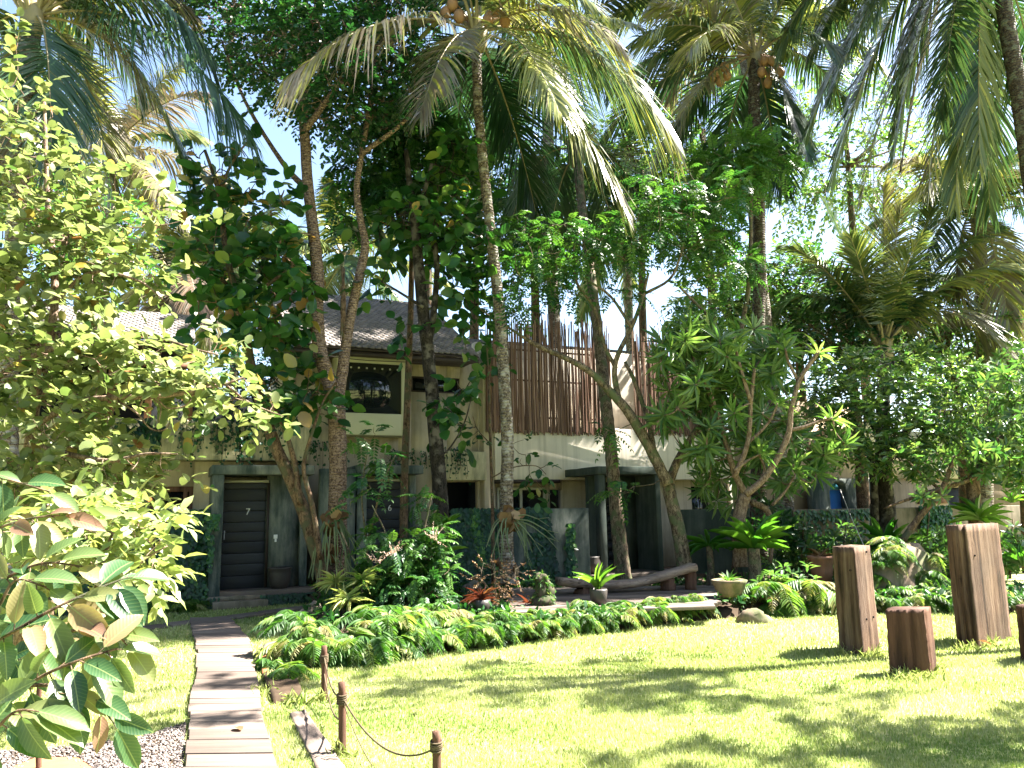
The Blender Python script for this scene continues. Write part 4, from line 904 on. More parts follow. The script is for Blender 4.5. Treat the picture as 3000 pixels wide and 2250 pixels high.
# tall slender palm behind the bamboo screen
Y = 14.7; cp = at(1690,440,Y+2)
tk = [at(1828,1708,Y), at(1806,1500,Y), at(1788,1300,Y), at(1768,1120,Y+.3), at(1745,920,Y+.8), at(1720,720,Y+1.4), at(1702,580,Y+1.8), cp]
palm('slender mossy coconut palm leaning before the bamboo screen beside the concrete porch', cp, tk, [.155,.125,.12,.115,.105,.1,.1,.11], [Fd(1500,640,lift=1,v=.15,dy=.5),Fd(1900,640,lift=1,v=.2,dy=.8),Fd(1600,760,lift=.8,v=.15,dy=1),Fd(1830,770,lift=.8,v=.3,dy=1.4)], bark_='bark_moss', v=.2)
# young palm on the right
Y = 18.5; cp = at(2588,1015,Y)
tk = PX([(2590,1600),(2588,1300),(2588,1015)], Y)
palm('young coconut palm with upright fan of fronds above the leafy round tree', cp, tk, [.17,.15,.14],
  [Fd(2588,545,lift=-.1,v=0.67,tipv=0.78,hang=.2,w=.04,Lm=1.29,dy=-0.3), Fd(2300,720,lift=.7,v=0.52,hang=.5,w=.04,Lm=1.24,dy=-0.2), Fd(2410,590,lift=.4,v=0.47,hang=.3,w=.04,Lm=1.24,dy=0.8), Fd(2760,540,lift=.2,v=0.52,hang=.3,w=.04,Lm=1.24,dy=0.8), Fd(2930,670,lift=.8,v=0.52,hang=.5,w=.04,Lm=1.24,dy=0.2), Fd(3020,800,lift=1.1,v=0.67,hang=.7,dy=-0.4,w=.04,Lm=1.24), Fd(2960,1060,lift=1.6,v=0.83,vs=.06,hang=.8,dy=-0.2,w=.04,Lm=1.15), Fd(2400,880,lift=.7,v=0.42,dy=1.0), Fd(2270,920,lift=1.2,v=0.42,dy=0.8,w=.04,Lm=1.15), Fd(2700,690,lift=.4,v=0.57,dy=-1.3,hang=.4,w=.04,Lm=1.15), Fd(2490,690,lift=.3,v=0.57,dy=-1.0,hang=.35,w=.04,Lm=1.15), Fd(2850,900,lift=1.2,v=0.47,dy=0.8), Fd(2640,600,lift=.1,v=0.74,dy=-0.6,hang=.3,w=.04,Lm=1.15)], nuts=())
# big leaning palm at the top right: trunk in view, its crown above the picture
Y = 15.0; cp = at(2902,-250,Y)
tk = [at(3160,1850,Y+.3), at(3125,1300,Y+.2), at(3060,800,Y+.1), at(3008,430,Y), at(2983,260,Y), at(2958,120,Y), at(2936,-20,Y), cp]
FB_ = lambda x, y, **k: Fd(x, y, **{**dict(Lm=1.2, w=.05), **k})
palm('leaning dark palm trunk with long hanging fronds tipped yellow', cp, tk, [.26,.21,.175,.165,.165,.16,.16,.19],
  [FB_(2722,555,lift=1.69,v=0.41,tipv=.78,hang=.45,Lm=1.30,dy=-.6,twist=.2), FB_(2520,600,lift=1.76,v=0.36,tipv=.78,hang=.5,Lm=1.23,dy=.3), FB_(2345,445,lift=2.03,v=0.41,hang=.6,Lm=1.23,dy=.6), FB_(2290,110,lift=1.62,v=.55,hang=.8,dy=.4), FB_(2870,480,lift=1.35,v=0.51,tipv=.55,hang=.5,dy=1.0), FB_(3090,420,lift=0.41,v=.4,hang=.6,dy=1.2), FB_(2640,330,lift=1.76,v=0.41,dy=1.4), FB_(2560,60,lift=1.35,v=.55,dy=-1.3), FB_(2640,500,lift=1.62,v=.95,vs=.04,Lm=0.44,dy=.8), FB_(2800,600,lift=1.62,v=0.46,tipv=.6,dy=1.6,hang=.5), FB_(2430,300,lift=1.89,v=0.46,dy=-.4), FB_(2440,520,lift=2.03,v=0.41,dy=1.8), FB_(2620,450,lift=1.76,v=0.46,dy=1.0,hang=.5), FB_(2760,350,lift=1.35,v=.45,dy=-1.0,hang=.5), FB_(2380,150,lift=1.76,v=.4,dy=1.4), FB_(2900,620,lift=1.49,v=.4,dy=2.2)], bark_='bark_palm_dark', v=0.51)
# palms deep on the right
Y = 19.5; cp = at(2868,640,Y)
palm('sunlit coconut palm behind the others with a brown spathe in its crown', cp, PX([(2885,1500),(2880,1000),(2868,640)], Y), [.2,.16,.16],
  [Fd(3060,400,lift=.6,v=.84), Fd(2700,470,lift=.6,v=.62,tipv=.74), Fd(2620,620,lift=.9,v=.5), Fd(3080,640,lift=.9,v=.3), Fd(2990,860,lift=1.2,v=.3), Fd(2760,360,lift=.3,v=.7), Fd(2920,330,lift=.3,v=.55), Fd(2690,830,lift=1.2,v=.3,dy=-1), Fd(3020,520,lift=.8,v=.84,dy=-1.5), Fd(2800,870,lift=1.3,v=.84,dy=-1), Fd(2600,480,lift=.9,v=.84,dy=-.6), Fd(2700,560,lift=.8,v=.7,tipv=.75,dy=-1.6), Fd(3100,520,lift=.7,v=.6,dy=-1), Fd(2960,960,lift=1.4,v=.84,dy=-1.4), Fd(2780,470,lift=.4,v=.62,dy=-1.2)], nuts=(), auto=4, autolen=3.6)
# palm at the top left
Y = 11.5; cp = at(95,50,Y)
palm('coconut palm in the upper corner with long drooping fronds above the yellow green bush', cp, PX([(30,1750),(20,1200),(50,600),(95,50)], Y), [.2,.15,.13,.15],
  [Fd(610,150,lift=1.15,v=.35,hang=.95,Lm=1.04), Fd(742,415,lift=1.35,v=.3,hang=.9,Lm=1.10,dy=-.4), Fd(560,530,lift=1.35,v=.8,tipv=.35,hang=.6,Lm=1.04,dy=.6), Fd(560,40,lift=.8,v=.84,hang=.7,dy=.8), Fd(150,480,lift=1.2,v=.3,dy=-.8), Fd(-150,300,lift=.9,v=.5), Fd(330,560,lift=1.3,v=.83,dy=1.3), Fd(240,-200,lift=.5,v=.83), Fd(-120,-100,lift=.6,v=.8), Fd(430,-140,lift=.7,v=.5,dy=-.6), Fd(30,520,lift=1.1,v=.84,dy=.9), Fd(420,250,lift=1.1,v=.25,dy=1.6)],
  nuts=(), auto=0)
# background palms
Y = 20.5; cp = at(520,830,Y)
palm('dry brown fronded palm showing over the lit roof', cp, PX([(520,1400),(520,830)], Y), [.2,.18],
  [Fd(330,980,lift=1.1,v=.84), Fd(615,985,lift=1.0,v=.9), Fd(405,745,lift=.6,v=.8), Fd(610,720,lift=.5,v=.84), Fd(330,640,lift=.8,v=.86), Fd(700,850,lift=.8,v=.9), Fd(480,990,lift=1.2,v=.95,dy=-1), Fd(540,640,lift=.2,v=.6), Fd(280,820,lift=.9,v=.8), Fd(580,930,lift=1.1,v=1,dy=-1.2)], auto=3, autolen=3, v=.84)
for (px, py, Y_, lab, vv, al) in ((1010,760,25,'pale far palm crown between the forked trunk and the dark trunk',.55,3.6), (330,430,21,'tan palm crown behind the yellow green bush under the drooping fronds',.8,4.2), (1830,600,27,'far green palm crown showing behind the thin branching tree',.5,4), (700,780,28,'distant light palm crown behind the big leafed leaning tree',.6,3.8), (1600,120,20,'bright fronded palm crown behind the middle palm',.6,4.2), (2160,-110,19,'yellowish palm crown at the upper edge behind the coconut clusters',.72,4.2), (2990,900,23,'far palm low behind the sunlit palm',.6,4)):
    cp = at(px, py, Y_); palm(lab, cp, [np.array([cp[0]+.3, cp[1], 0]), cp*[1,1,.5], cp], [.2,.16,.15], [], auto=15, autolen=al, v=vv, w=.06)
# ------------------------------------------------------------------ broad-leaved trees
K = dict
# forked pale trunk with fine dark foliage on top
Y = 12.6
tr = PX([(988,1716),(990,1600),(989,1450),(990,1320),(985,1190)], Y); 
limL = PX([(985,1190),(965,1120),(940,1040),(928,930),(930,800),(918,680),(902,540),(894,420),(890,300),(900,150),(930,20)], Y)
limR = PX([(985,1190),(1000,1110),(1012,1020),(1028,920),(1050,820),(1070,720),(1058,655),(1045,560),(1060,450),(1080,330),(1100,150)], Y+.1)
tree('forked_tree', 'tall tree with ringed pale forked trunk and fine dark crown beside door seven', 'tree', tr[0],
  [(tr, [.19,.16,.145,.14,.15]), (limL, [.14,.125,.12,.115,.11,.1,.095,.09,.085,.07,.05]), (limR, [.11,.095,.09,.085,.08,.07,.06,.055,.05,.045,.03]),
   (PX([(905,560),(830,480),(720,300),(650,120)], Y+.3), [.06,.045,.03,.02]), (PX([(895,380),(1000,240),(1120,120)], Y-.4), [.06,.04,.02]), (PX([(1060,450),(1180,360),(1260,260)], Y), [.05,.035,.02])],
  [(760,60,Y+.3,190,120,1.6,230), (980,40,Y,220,120,1.8,270), (1160,60,Y+.6,120,150,1.4,120), (880,180,Y-.3,170,110,1.4,200), (1070,230,Y,150,110,1.5,170), (960,300,Y-.5,110,70,1.0,95), (1180,230,Y+.4,100,130,1.2,110), (620,60,Y+.4,110,90,1.2,80), (1110,330,Y+.2,80,50,.8,50), (830,-120,Y,320,120,2,150), (1010,590,Y+.3,30,30,.3,0)],
  f_spray, K(T=T_OVAL, n=15, len=.5, L=.105, w=.55, sag=.35, v=.4), MT['bark_light'], LF['fine'], .009)
# dead fibre hanging in the fork
mb = MB(); p = at(1008, 850, Y-.1)
for k in range(7): tube(mb, [at(1005+R.uniform(-6,10), 780+R.uniform(0,30), Y-.1), at(1003+R.uniform(-8,8), 900, Y-.12), at(1002+R.uniform(-6,8), 985+R.uniform(-20,20), Y-.12)], [.012,.022,.008], 5, 7)
tag(mb.build('dead_bark_strip', MT['bark_brown'], loc=p, smooth=True), 'dark dry strips hanging between the two forked pale trunks', 'dead bark')
# leaning big-leaved tree
Y = 12.3
tr = PX([(958,1722),(935,1640),(890,1500),(850,1400),(805,1300),(765,1180),(735,1070),(712,960),(690,860),(660,720),(640,560),(600,440)], Y)
l2 = PX([(880,1480),(862,1350),(830,1250),(790,1160),(760,1100)], Y-.15)
l3 = PX([(905,1340),(915,1260),(945,1170),(965,1060)], Y-.1)
tree('leaning_tree', 'leaning tree with large round leaves, some turning yellow, left of the forked trunk', 'tree', tr[0],
  [(tr, [.13,.115,.105,.10,.095,.09,.08,.07,.06,.05,.04,.025]), (l2, [.05,.045,.04,.035,.03]), (PX([(940,1640),(915,1480),(890,1380),(905,1300),(945,1180),(985,1120)], Y-.2), [.05,.04,.035,.03,.02,.015]), (PX([(700,900),(790,830),(880,760)], Y), [.04,.03,.02]), (PX([(690,860),(600,760),(560,640)], Y+.2), [.04,.03,.02]), (PX([(640,560),(690,460),(740,400)], Y-.2), [.03,.02,.012])],
  [(660,560,Y+.1,90,70,.8,20), (610,650,Y+.3,55,80,.6,14), (770,620,Y-.1,110,100,.9,26), (700,760,Y-.2,140,90,1.0,39), (830,800,Y-.2,90,110,.8,34), (690,900,Y-.2,110,60,.8,24), (800,920,Y-.3,60,50,.6,9), (615,800,Y+.2,40,60,.5,8), (690,440,Y,50,50,.4,7), (580,440,Y+.3,35,35,.3,3), (870,1180,Y-.2,110,80,.6,20), (940,1120,Y,60,60,.5,10), (850,1080,Y,60,40,.5,7), (780,960,Y-.2,90,40,.6,14)],
  f_spray, K(T=T_TEAK, n=5, len=.38, L=.27, w=.72, sag=.5, v=.42, vs=.26, njit=.6, jit=.35), MT['bark_brown'], LF['teak'], .010)
# dark trunk tree with big leaves
Y = 13.2
tr = PX([(1292,1600),(1290,1450),(1280,1330),(1270,1200),(1258,1070),(1245,960),(1232,840),(1222,720),(1212,620),(1200,540),(1190,440)], Y)
tree('dark_trunk_tree', 'tree with rough blackish trunk and big green leaves before the cream wall', 'tree', at(1292,1716,Y),
  [([at(1294,1716,Y)]+tr, [.16,.14,.13,.125,.12,.115,.11,.1,.09,.075,.06,.04]), (PX([(1255,1010),(1268,940),(1280,800),(1275,690),(1300,600)], Y+.1), [.06,.055,.05,.045,.02]), (PX([(1212,640),(1240,570),(1265,480)], Y), [.06,.045,.03]), (PX([(1285,1340),(1320,1310),(1360,1240),(1382,1160)], Y-.2), [.02,.016,.013,.01]), (PX([(1240,900),(1160,850),(1110,820)], Y-.2), [.03,.02,.012])],
  [(1330,560,Y+.2,110,70,.9,36), (1240,650,Y,130,80,.9,40), (1350,700,Y+.2,110,90,.9,42), (1120,820,Y-.2,60,35,.5,5), (1310,830,Y,60,40,.6,8), (1390,850,Y+.3,45,80,.5,15), (1195,970,Y-.2,40,40,.4,4), (1375,970,Y,35,60,.4,7), (1090,700,Y,60,40,.6,6), (1330,1200,Y-.2,60,70,.4,11), (1350,1130,Y-.2,40,35,.4,6), (1310,460,Y+.4,90,60,.8,20), (1150,500,Y+.6,100,60,.8,0), (1090,610,Y+.4,70,50,.7,6)],
  f_spray, K(T=T_TEAK, n=5, len=.36, L=.25, w=.68, sag=.45, v=.45, vs=.2, njit=.6, jit=.35), MT['bark_dark'], LF['teak'], .010)
tree('slender_sapling', 'very thin stemmed sapling with few broad dark leaves hugging the middle palm trunk', 'tree', at(1445,1716,13.6),
  [(PX([(1445,1716),(1443,1500),(1437,1300),(1432,1120),(1424,980)], 13.6), [.035,.03,.027,.022,.012]), (PX([(1440,1400),(1500,1370),(1570,1365),(1600,1390)], 13.4), [.012,.010,.008,.005]), (PX([(1437,1300),(1400,1260),(1385,1220)], 13.5), [.012,.009,.006])],
  [(1585,1370,13.4,40,40,.25,5), (1530,1310,13.4,40,40,.25,4), (1400,1270,13.5,35,50,.25,5), (1440,1050,13.5,50,60,.35,7), (1560,1430,13.4,35,30,.2,3)],
  f_spray, K(T=T_TEAK, n=4, len=.24, L=.17, w=.62, sag=.5, v=.35, vs=.2, njit=.6, jit=.35), MT['bark_brown'], LF['teak'], .006)
# feathery foliage behind it
Y = 14.2
tree('feathery_tree', 'slim tree of feathery leaves between dark trunk and middle palm', 'tree', at(1170,1716,Y),
  [(PX([(1180,1716),(1185,1400),(1200,1000),(1205,700),(1180,500)], Y+.2), [.08,.07,.06,.05,.03]), (PX([(1205,700),(1120,560),(1050,520)], Y+.2), [.04,.03,.015]), (PX([(1205,700),(1290,520),(1330,430)], Y), [.04,.03,.015])],
  [(1090,500,Y,120,70,1.0,50), (1230,440,Y,140,70,1.0,58), (1150,590,Y,130,60,.9,42), (1310,430,Y-.3,80,60,.7,28), (1020,600,Y+.2,60,70,.7,18), (1180,380,Y+.3,130,50,.8,30)],
  f_pinnate, K(T=T_OVAL, m=4, n=9, len=.42, L=.10, w=.45, sag=.4, v=.45), MT['bark_brown'], LF['pinnate'], .007)
# thin branching pale tree on the right of centre
Y = 13.6
tr = PX([(2010,1690),(2000,1620),(1985,1540),(1965,1460),(1958,1420)], Y)
L1 = PX([(1958,1420),(1920,1345),(1880,1270),(1835,1200),(1790,1150),(1730,1090),(1660,1050),(1570,1010),(1490,960)], Y-.2)
tree('branching_tree', 'open tree with pale mossy spreading branches and light feathery leaves above the log bench', 'tree', tr[0],
  [(tr, [.15,.13,.12,.115,.11]), (L1, [.10,.095,.09,.085,.075,.06,.05,.04,.02]), (PX([(1958,1420),(1990,1340),(2040,1260),(2090,1180)], Y), [.09,.07,.05,.03]), (PX([(1815,1180),(1800,1100),(1810,1040),(1850,960),(1880,880),(1900,800)], Y-.1), [.055,.05,.045,.04,.03,.02]), (PX([(1805,1080),(1770,1010),(1740,900),(1690,830),(1680,740),(1700,640)], Y), [.04,.035,.03,.025,.02,.015]), (PX([(1850,960),(1790,870),(1720,820)], Y-.3), [.03,.025,.02]), (PX([(1890,860),(1960,820),(1990,760),(2010,680)], Y), [.03,.025,.02,.015]), (PX([(1920,1345),(1900,1240),(1860,1120),(1830,1060)], Y+.1), [.05,.045,.04,.03]), (PX([(2090,940),(2030,880),(1990,840)], Y), [.03,.025,.02]), (PX([(1490,960),(1440,930),(1400,900)], Y-.2), [.02,.015,.01])],
  [(1760,740,Y,110,80,1.1,30), (1880,680,Y,130,90,1.2,40), (2000,640,Y+.2,110,100,1.1,38), (1650,800,Y,110,80,1.0,26), (1560,800,Y-.2,100,80,.9,26), (1490,900,Y-.2,80,50,.8,14), (1950,560,Y,120,70,1.0,32), (2080,760,Y+.2,90,90,.9,22), (1640,690,Y+.3,100,60,.9,22), (1540,700,Y+.3,80,60,.8,18), (2100,580,Y+.3,100,70,.9,26), (2030,900,Y,90,60,.8,15), (1830,860,Y,70,40,.6,6), (1800,1240,Y-.3,50,40,.4,3), (1820,1440,Y-.3,70,25,.4,5)],
  f_pinnate, K(T=T_OVAL, m=3, n=7, len=.36, L=.10, w=.38, sag=.45, v=.68, vs=.25), MT['bark_moss'], LF['pinnate'], .007)
# bright feathery sprig in front of the right palm trunk
Y = 15.2
tree('pinnate_sapling', 'bright green feathery topped slim tree before the straight dark palm trunk', 'tree', at(2150,1690,Y),
  [(PX([(2150,1690),(2180,1300),(2170,1000),(2192,850),(2200,640),(2195,500)], Y), [.06,.055,.05,.045,.035,.02])],
  [(2180,470,Y,110,50,.8,30), (2110,500,Y,90,50,.7,20), (2260,490,Y,60,45,.6,14), (2100,620,Y,70,70,.7,20), (2060,700,Y,80,60,.7,18), (2150,770,Y,80,60,.7,14)],
  f_pinnate, K(T=T_OVAL, m=4, n=11, len=.55, L=.11, w=.38, sag=.3, v=.8, vs=.12), MT['bark_moss'], LF['pinnate'], .007)
# plumeria
Y = 13.4
PB = PX([(2170,1660),(2165,1560),(2168,1500),(2185,1450)], Y)
lim = [(PB, [.13,.115,.11,.10])]
for pts, r in (([(2185,1450),(2240,1400),(2290,1320),(2312,1260),(2318,1200),(2340,1120),(2370,1070),(2400,1030)], .06), ([(2318,1260),(2360,1250),(2400,1235),(2440,1225)], .035), ([(2230,1405),(2240,1370),(2222,1330)], .03), ([(2185,1450),(2150,1380),(2120,1270),(2090,1180),(2060,1100)], .06), ([(2150,1400),(2190,1300),(2200,1180),(2210,1080)], .05), ([(2120,1270),(2080,1240),(2040,1200)], .035), ([(2200,1180),(2170,1080),(2150,1000)], .035), ([(2210,1080),(2260,1020),(2290,980)], .03), ([(2340,1120),(2310,1060),(2300,1020)], .03), ([(2200,1470),(2250,1500),(2262,1580),(2255,1650)], .06), ([(2262,1480),(2300,1440),(2330,1390)], .03), ([(2150,1380),(2190,1350),(2230,1330)], .03), ([(2090,1180),(2040,1080),(2020,1000)], .03), ([(2060,1290),(2020,1330)], .02), ([(2190,1300),(2250,1240),(2280,1180)], .03)):
    P = PX(pts, Y+R.uniform(-.5, .4)); lim.append((P, np.linspace(r, r*.55, len(P))))
t = thing('plumeria_tree', 'frangipani tree with bare grey crooked limbs ending in rosettes of long leaves', 'tree', PB[0])
mw = MB()
for P, r in lim: tube(mw, P, r, 9, None, lump=.03)
ml = MB(); kw = K(T=T_LANCE, n=18, L=.38, w=.155, v=.6)
ends = [(np.asarray(P[-1]), nrm(np.asarray(P[-1])-np.asarray(P[-2]))) for P, _ in lim[1:]]
for e, d in ends: f_rosette(ml, e, nrm(d+UP*.5), K(kw, v=.7))
crown(ml, mw, blobs_px([(2090,1050,Y+.2,130,90,.9,21), (2200,1030,Y+.3,130,80,.9,20), (2120,1200,Y+.2,120,100,.9,20), (2250,1150,Y+.4,110,110,.8,17), (2060,1290,Y,80,70,.7,7), (2150,1360,Y+.3,110,70,.7,11), (2330,1360,Y+.2,100,60,.6,7), (2300,1280,Y+.5,90,70,.7,7), (2040,980,Y,70,50,.6,10), (1960,1020,Y-.4,60,60,.4,7), (2000,1120,Y-.4,70,60,.5,8), (1970,1220,Y-.3,50,40,.4,5), (2260,1320,Y+.4,70,60,.6,6), (2420,1330,Y+.3,60,60,.6,5), (2110,1440,Y+.4,80,50,.6,5)]), skelpts(*[P for P, _ in lim]), f_rosette, kw, .014)
mw.build('trunk', MT['twig'], t, smooth=True); ml.build('crown', LF['plumeria'], t)
# round leafy tree
Y = 15.4
tree('mango_tree', 'dense round leafy tree with dark trunk beyond the slim timber pillar', 'tree', at(2590,1680,Y),
  [(PX([(2605,1690),(2598,1500),(2590,1400),(2588,1300),(2585,1200)], Y), [.2,.17,.16,.15,.12]), (PX([(2560,1680),(2562,1500),(2558,1400),(2540,1310),(2500,1230)], Y-.1), [.09,.08,.07,.06,.04]), (PX([(2588,1330),(2680,1240),(2760,1160)], Y), [.09,.06,.03]), (PX([(2590,1300),(2520,1180),(2450,1110)], Y+.2), [.08,.06,.03]), (PX([(2588,1250),(2600,1120),(2620,1050)], Y), [.08,.06,.03])],
  [(2600,1040,Y+0.2,120,30,.55,54), (2470,1075,Y+0.1,80,31,.55,36), (2720,1085,Y+0.3,110,34,.55,49), (2410,1130,Y+-0.1,70,26,.55,31), (2560,1120,Y+-0.4,100,33,.55,45), (2660,1150,Y+-0.6,90,29,.55,40), (2790,1140,Y+0.1,80,26,.55,36), (2850,1200,Y+0.2,90,28,.55,40), (2470,1190,Y+-0.5,90,27,.55,40), (2590,1200,Y+-0.8,100,31,.55,45), (2740,1220,Y+-0.7,90,33,.55,40), (2400,1220,Y+-0.3,50,29,.55,22), (2530,1265,Y+-0.9,90,32,.55,40), (2660,1280,Y+-1.0,100,34,.55,45), (2800,1270,Y+-0.6,80,27,.55,36), (2600,1340,Y+-1.0,80,29,.55,36), (2700,1345,Y+-0.9,60,26,.55,27), (2480,1310,Y+-0.6,50,29,.55,22)],
  f_spray, K(T=T_OVAL, n=13, len=.38, L=.145, w=.36, sag=.35, v=.72, vs=.3, njit=.9), MT['bark_dark'], LF['mango'], .008)
Y = 13.8
tree('spreading_tree', 'sprawling tree with black forking low branches and reddish trunk by the widest pillar', 'tree', at(2860,1660,Y),
  [(PX([(2868,1680),(2862,1560),(2855,1480),(2850,1400)], Y), [.13,.12,.115,.10]), (PX([(2640,1590),(2690,1520),(2740,1460),(2762,1430),(2790,1360),(2830,1290)], Y-.2), [.06,.055,.05,.05,.035,.02]), (PX([(2762,1430),(2700,1450),(2640,1470),(2590,1490)], Y-.2), [.04,.035,.025,.012]), (PX([(2762,1430),(2850,1400),(2900,1340),(2960,1300)], Y-.1), [.045,.04,.03,.02]), (PX([(2850,1400),(2930,1290),(2990,1200)], Y), [.07,.05,.03]), (PX([(2760,1440),(2700,1390),(2660,1350)], Y), [.03,.02,.01])],
  [(2900,1290,Y,120,90,1.0,54), (2980,1220,Y,110,110,1.1,57), (2830,1340,Y-.3,90,60,.8,23), (2960,1380,Y-.2,90,60,.8,27), (2720,1370,Y,80,50,.6,10), (3050,1320,Y,90,110,1,40), (2900,1120,Y+.3,110,60,.9,34), (2690,1460,Y-.1,80,30,.5,3), (2990,1080,Y+.4,90,70,.9,30)],
  f_rosette, K(T=T_LANCE, n=11, L=.19, w=.3, v=.6), MT['bark_brown'], LF['mango'], .009)
# dark background trees, one by one
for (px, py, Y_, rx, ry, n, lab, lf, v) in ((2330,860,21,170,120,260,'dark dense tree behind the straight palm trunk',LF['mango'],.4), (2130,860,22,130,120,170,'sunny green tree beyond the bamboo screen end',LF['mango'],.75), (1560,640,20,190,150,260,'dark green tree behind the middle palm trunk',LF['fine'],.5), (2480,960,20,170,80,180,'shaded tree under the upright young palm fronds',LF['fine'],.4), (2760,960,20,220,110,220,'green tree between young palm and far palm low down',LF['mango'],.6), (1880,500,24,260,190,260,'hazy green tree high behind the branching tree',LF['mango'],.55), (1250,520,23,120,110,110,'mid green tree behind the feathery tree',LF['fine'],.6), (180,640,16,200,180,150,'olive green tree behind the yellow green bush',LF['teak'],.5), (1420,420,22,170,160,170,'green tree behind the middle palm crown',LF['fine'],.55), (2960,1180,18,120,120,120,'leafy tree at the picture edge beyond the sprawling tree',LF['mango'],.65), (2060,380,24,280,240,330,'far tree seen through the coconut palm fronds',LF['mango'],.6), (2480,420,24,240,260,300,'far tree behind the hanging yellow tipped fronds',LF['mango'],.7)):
    c = at(px, py, Y_); b = np.array([c[0], c[1], 0])
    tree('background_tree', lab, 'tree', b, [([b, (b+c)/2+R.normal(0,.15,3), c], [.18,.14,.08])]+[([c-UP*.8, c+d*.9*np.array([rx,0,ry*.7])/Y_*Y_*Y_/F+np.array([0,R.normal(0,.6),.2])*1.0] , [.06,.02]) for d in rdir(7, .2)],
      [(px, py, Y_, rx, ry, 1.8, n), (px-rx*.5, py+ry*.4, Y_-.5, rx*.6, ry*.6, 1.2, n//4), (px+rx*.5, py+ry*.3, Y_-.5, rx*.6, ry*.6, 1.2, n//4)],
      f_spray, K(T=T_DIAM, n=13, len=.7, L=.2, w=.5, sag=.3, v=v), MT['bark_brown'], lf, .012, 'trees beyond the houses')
# ------------------------------------------------------------------ shrubs
# yellow-green rounded-leaf climber bush on the left
Y = 6.8; b = at(150, 1900, 7.4); b[2] = 0
SK = [(-40,1120,6.6),(60,1180,6.6),(180,1150,6.5)]
br = [(PX([(60,1900,7.4),(70,1500,7.2),(100,1200,7),(160,900,7),(140,600,7.2),(130,300,7.4)], Y), [.06,.05,.045,.035,.025,.015]),
      (PX([(-40,1130,6.6),(60,1060,6.6),(160,1020,6.6),(280,965,6.7),(330,930,6.8)], Y), [.03,.028,.024,.016,.01]),
      (PX([(100,1250,6.9),(220,1180,6.5),(330,1165,6.4),(480,1160,6.4),(640,1130,6.5),(730,1100,6.6)], Y), [.028,.026,.024,.02,.014,.008]),
      (PX([(560,1160,6.4),(640,1120,6.4),(730,1180,6.5),(830,1220,6.6)], Y), [.012,.011,.009,.005]),
      (PX([(90,1300,6.9),(200,1330,6.3),(320,1350,6.2),(430,1330,6.1),(520,1330,6.1)], Y), [.025,.022,.018,.012,.006]),
      (PX([(100,1200,7),(260,1000,6.8),(420,980,6.7),(560,1020,6.6),(640,1040,6.6)], Y), [.024,.02,.016,.01,.006]),
      (PX([(150,900,7),(260,800,6.9),(400,820,6.8),(480,880,6.8)], Y), [.02,.016,.012,.006]),
      (PX([(345,1175,6.4),(400,1210,6.4),(440,1255,6.4),(480,1260,6.4),(500,1235,6.4)], Y), [.009,.008,.007,.006,.004]),
      (PX([(455,1160,6.4),(490,1195,6.4),(540,1190,6.4),(560,1170,6.4)], Y), [.008,.007,.006,.004]),
      (PX([(410,1190,6.4),(430,1160,6.4),(470,1190,6.4),(465,1240,6.4)], Y), [.008,.007,.006,.004]),
      (PX([(150,700,7.1),(60,520,7.2),(-40,420,7.3)], Y), [.02,.015,.01]), (PX([(70,1500,7.2),(180,1480,6.6),(330,1490,6.4)], Y), [.02,.016,.008])]
tree('climber_bush', 'huge sunlit bush of rounded yellow green leaves sprawling on thin pale branches', 'bush', b, br,
  [(60,330,7.3,90,110,.5,26), (90,520,7.2,140,130,.6,56), (200,720,7,180,150,.7,79), (90,760,7,160,150,.7,59), (370,790,6.9,150,70,.5,22), (120,960,6.9,190,120,.7,62), (300,1020,6.8,190,45,.5,28), (600,1010,6.7,70,30,.3,5), (420,1080,6.6,230,75,.6,66), (120,1130,6.7,170,110,.7,59), (620,1130,6.5,150,45,.4,27), (760,1190,6.6,90,35,.3,10), (250,1250,6.4,130,80,.6,35), (100,1330,6.6,160,110,.7,56), (330,1400,6.2,140,70,.5,31), (160,1480,6.4,170,90,.6,39), (450,1360,6.1,70,40,.3,5), (500,690,7,80,60,.4,4), (470,610,7.1,50,40,.3,3), (30,150,7.4,60,50,.4,5), (280,560,7.1,80,80,.5,11)],
  f_spray, K(T=T_ROUND, n=8, len=.34, L=.115, w=.74, sag=.2, v=.5, vs=.2, njit=.5, jit=.45, sunward=.6), MT['twig'], LF['round'], .0045, outward=.3)
# sunlit mid plant on the left
b = at(250, 2000, 4.3); b[2] = 0
tree('leafy_shrub', 'sunlit shrub with pointed pale leaves between the large leaved plant and the ivy wall', 'bush', b,
  [(PX([(250,1960),(270,1800),(300,1650),(330,1560)], 4.3), [.02,.016,.012,.007]), (PX([(270,1800,4.3),(340,1700,4.2),(420,1640,4.2),(490,1600,4.2)], 4.2), [.012,.01,.008,.004]), (PX([(270,1800),(150,1640),(80,1560)], 4.3), [.014,.01,.005]), (PX([(300,1650,4.3),(400,1740,4.1),(450,1700,4.1)], 4.1), [.01,.008,.004])],
  [(420,1590,4.3,70,60,.3,20), (330,1540,4.3,100,60,.35,26), (220,1520,4.4,110,60,.4,28), (90,1530,4.5,110,70,.4,28), (470,1520,4.4,40,40,.2,6), (180,1640,4.3,130,70,.4,26), (380,1680,4.2,90,50,.3,16), (60,1680,4.4,100,80,.4,24)],
  f_spray, K(T=T_LANCE, n=7, len=.18, L=.115, w=.42, sag=.35, v=.62, vs=.22), MT['twig'], LF['bigleaf'], .003)
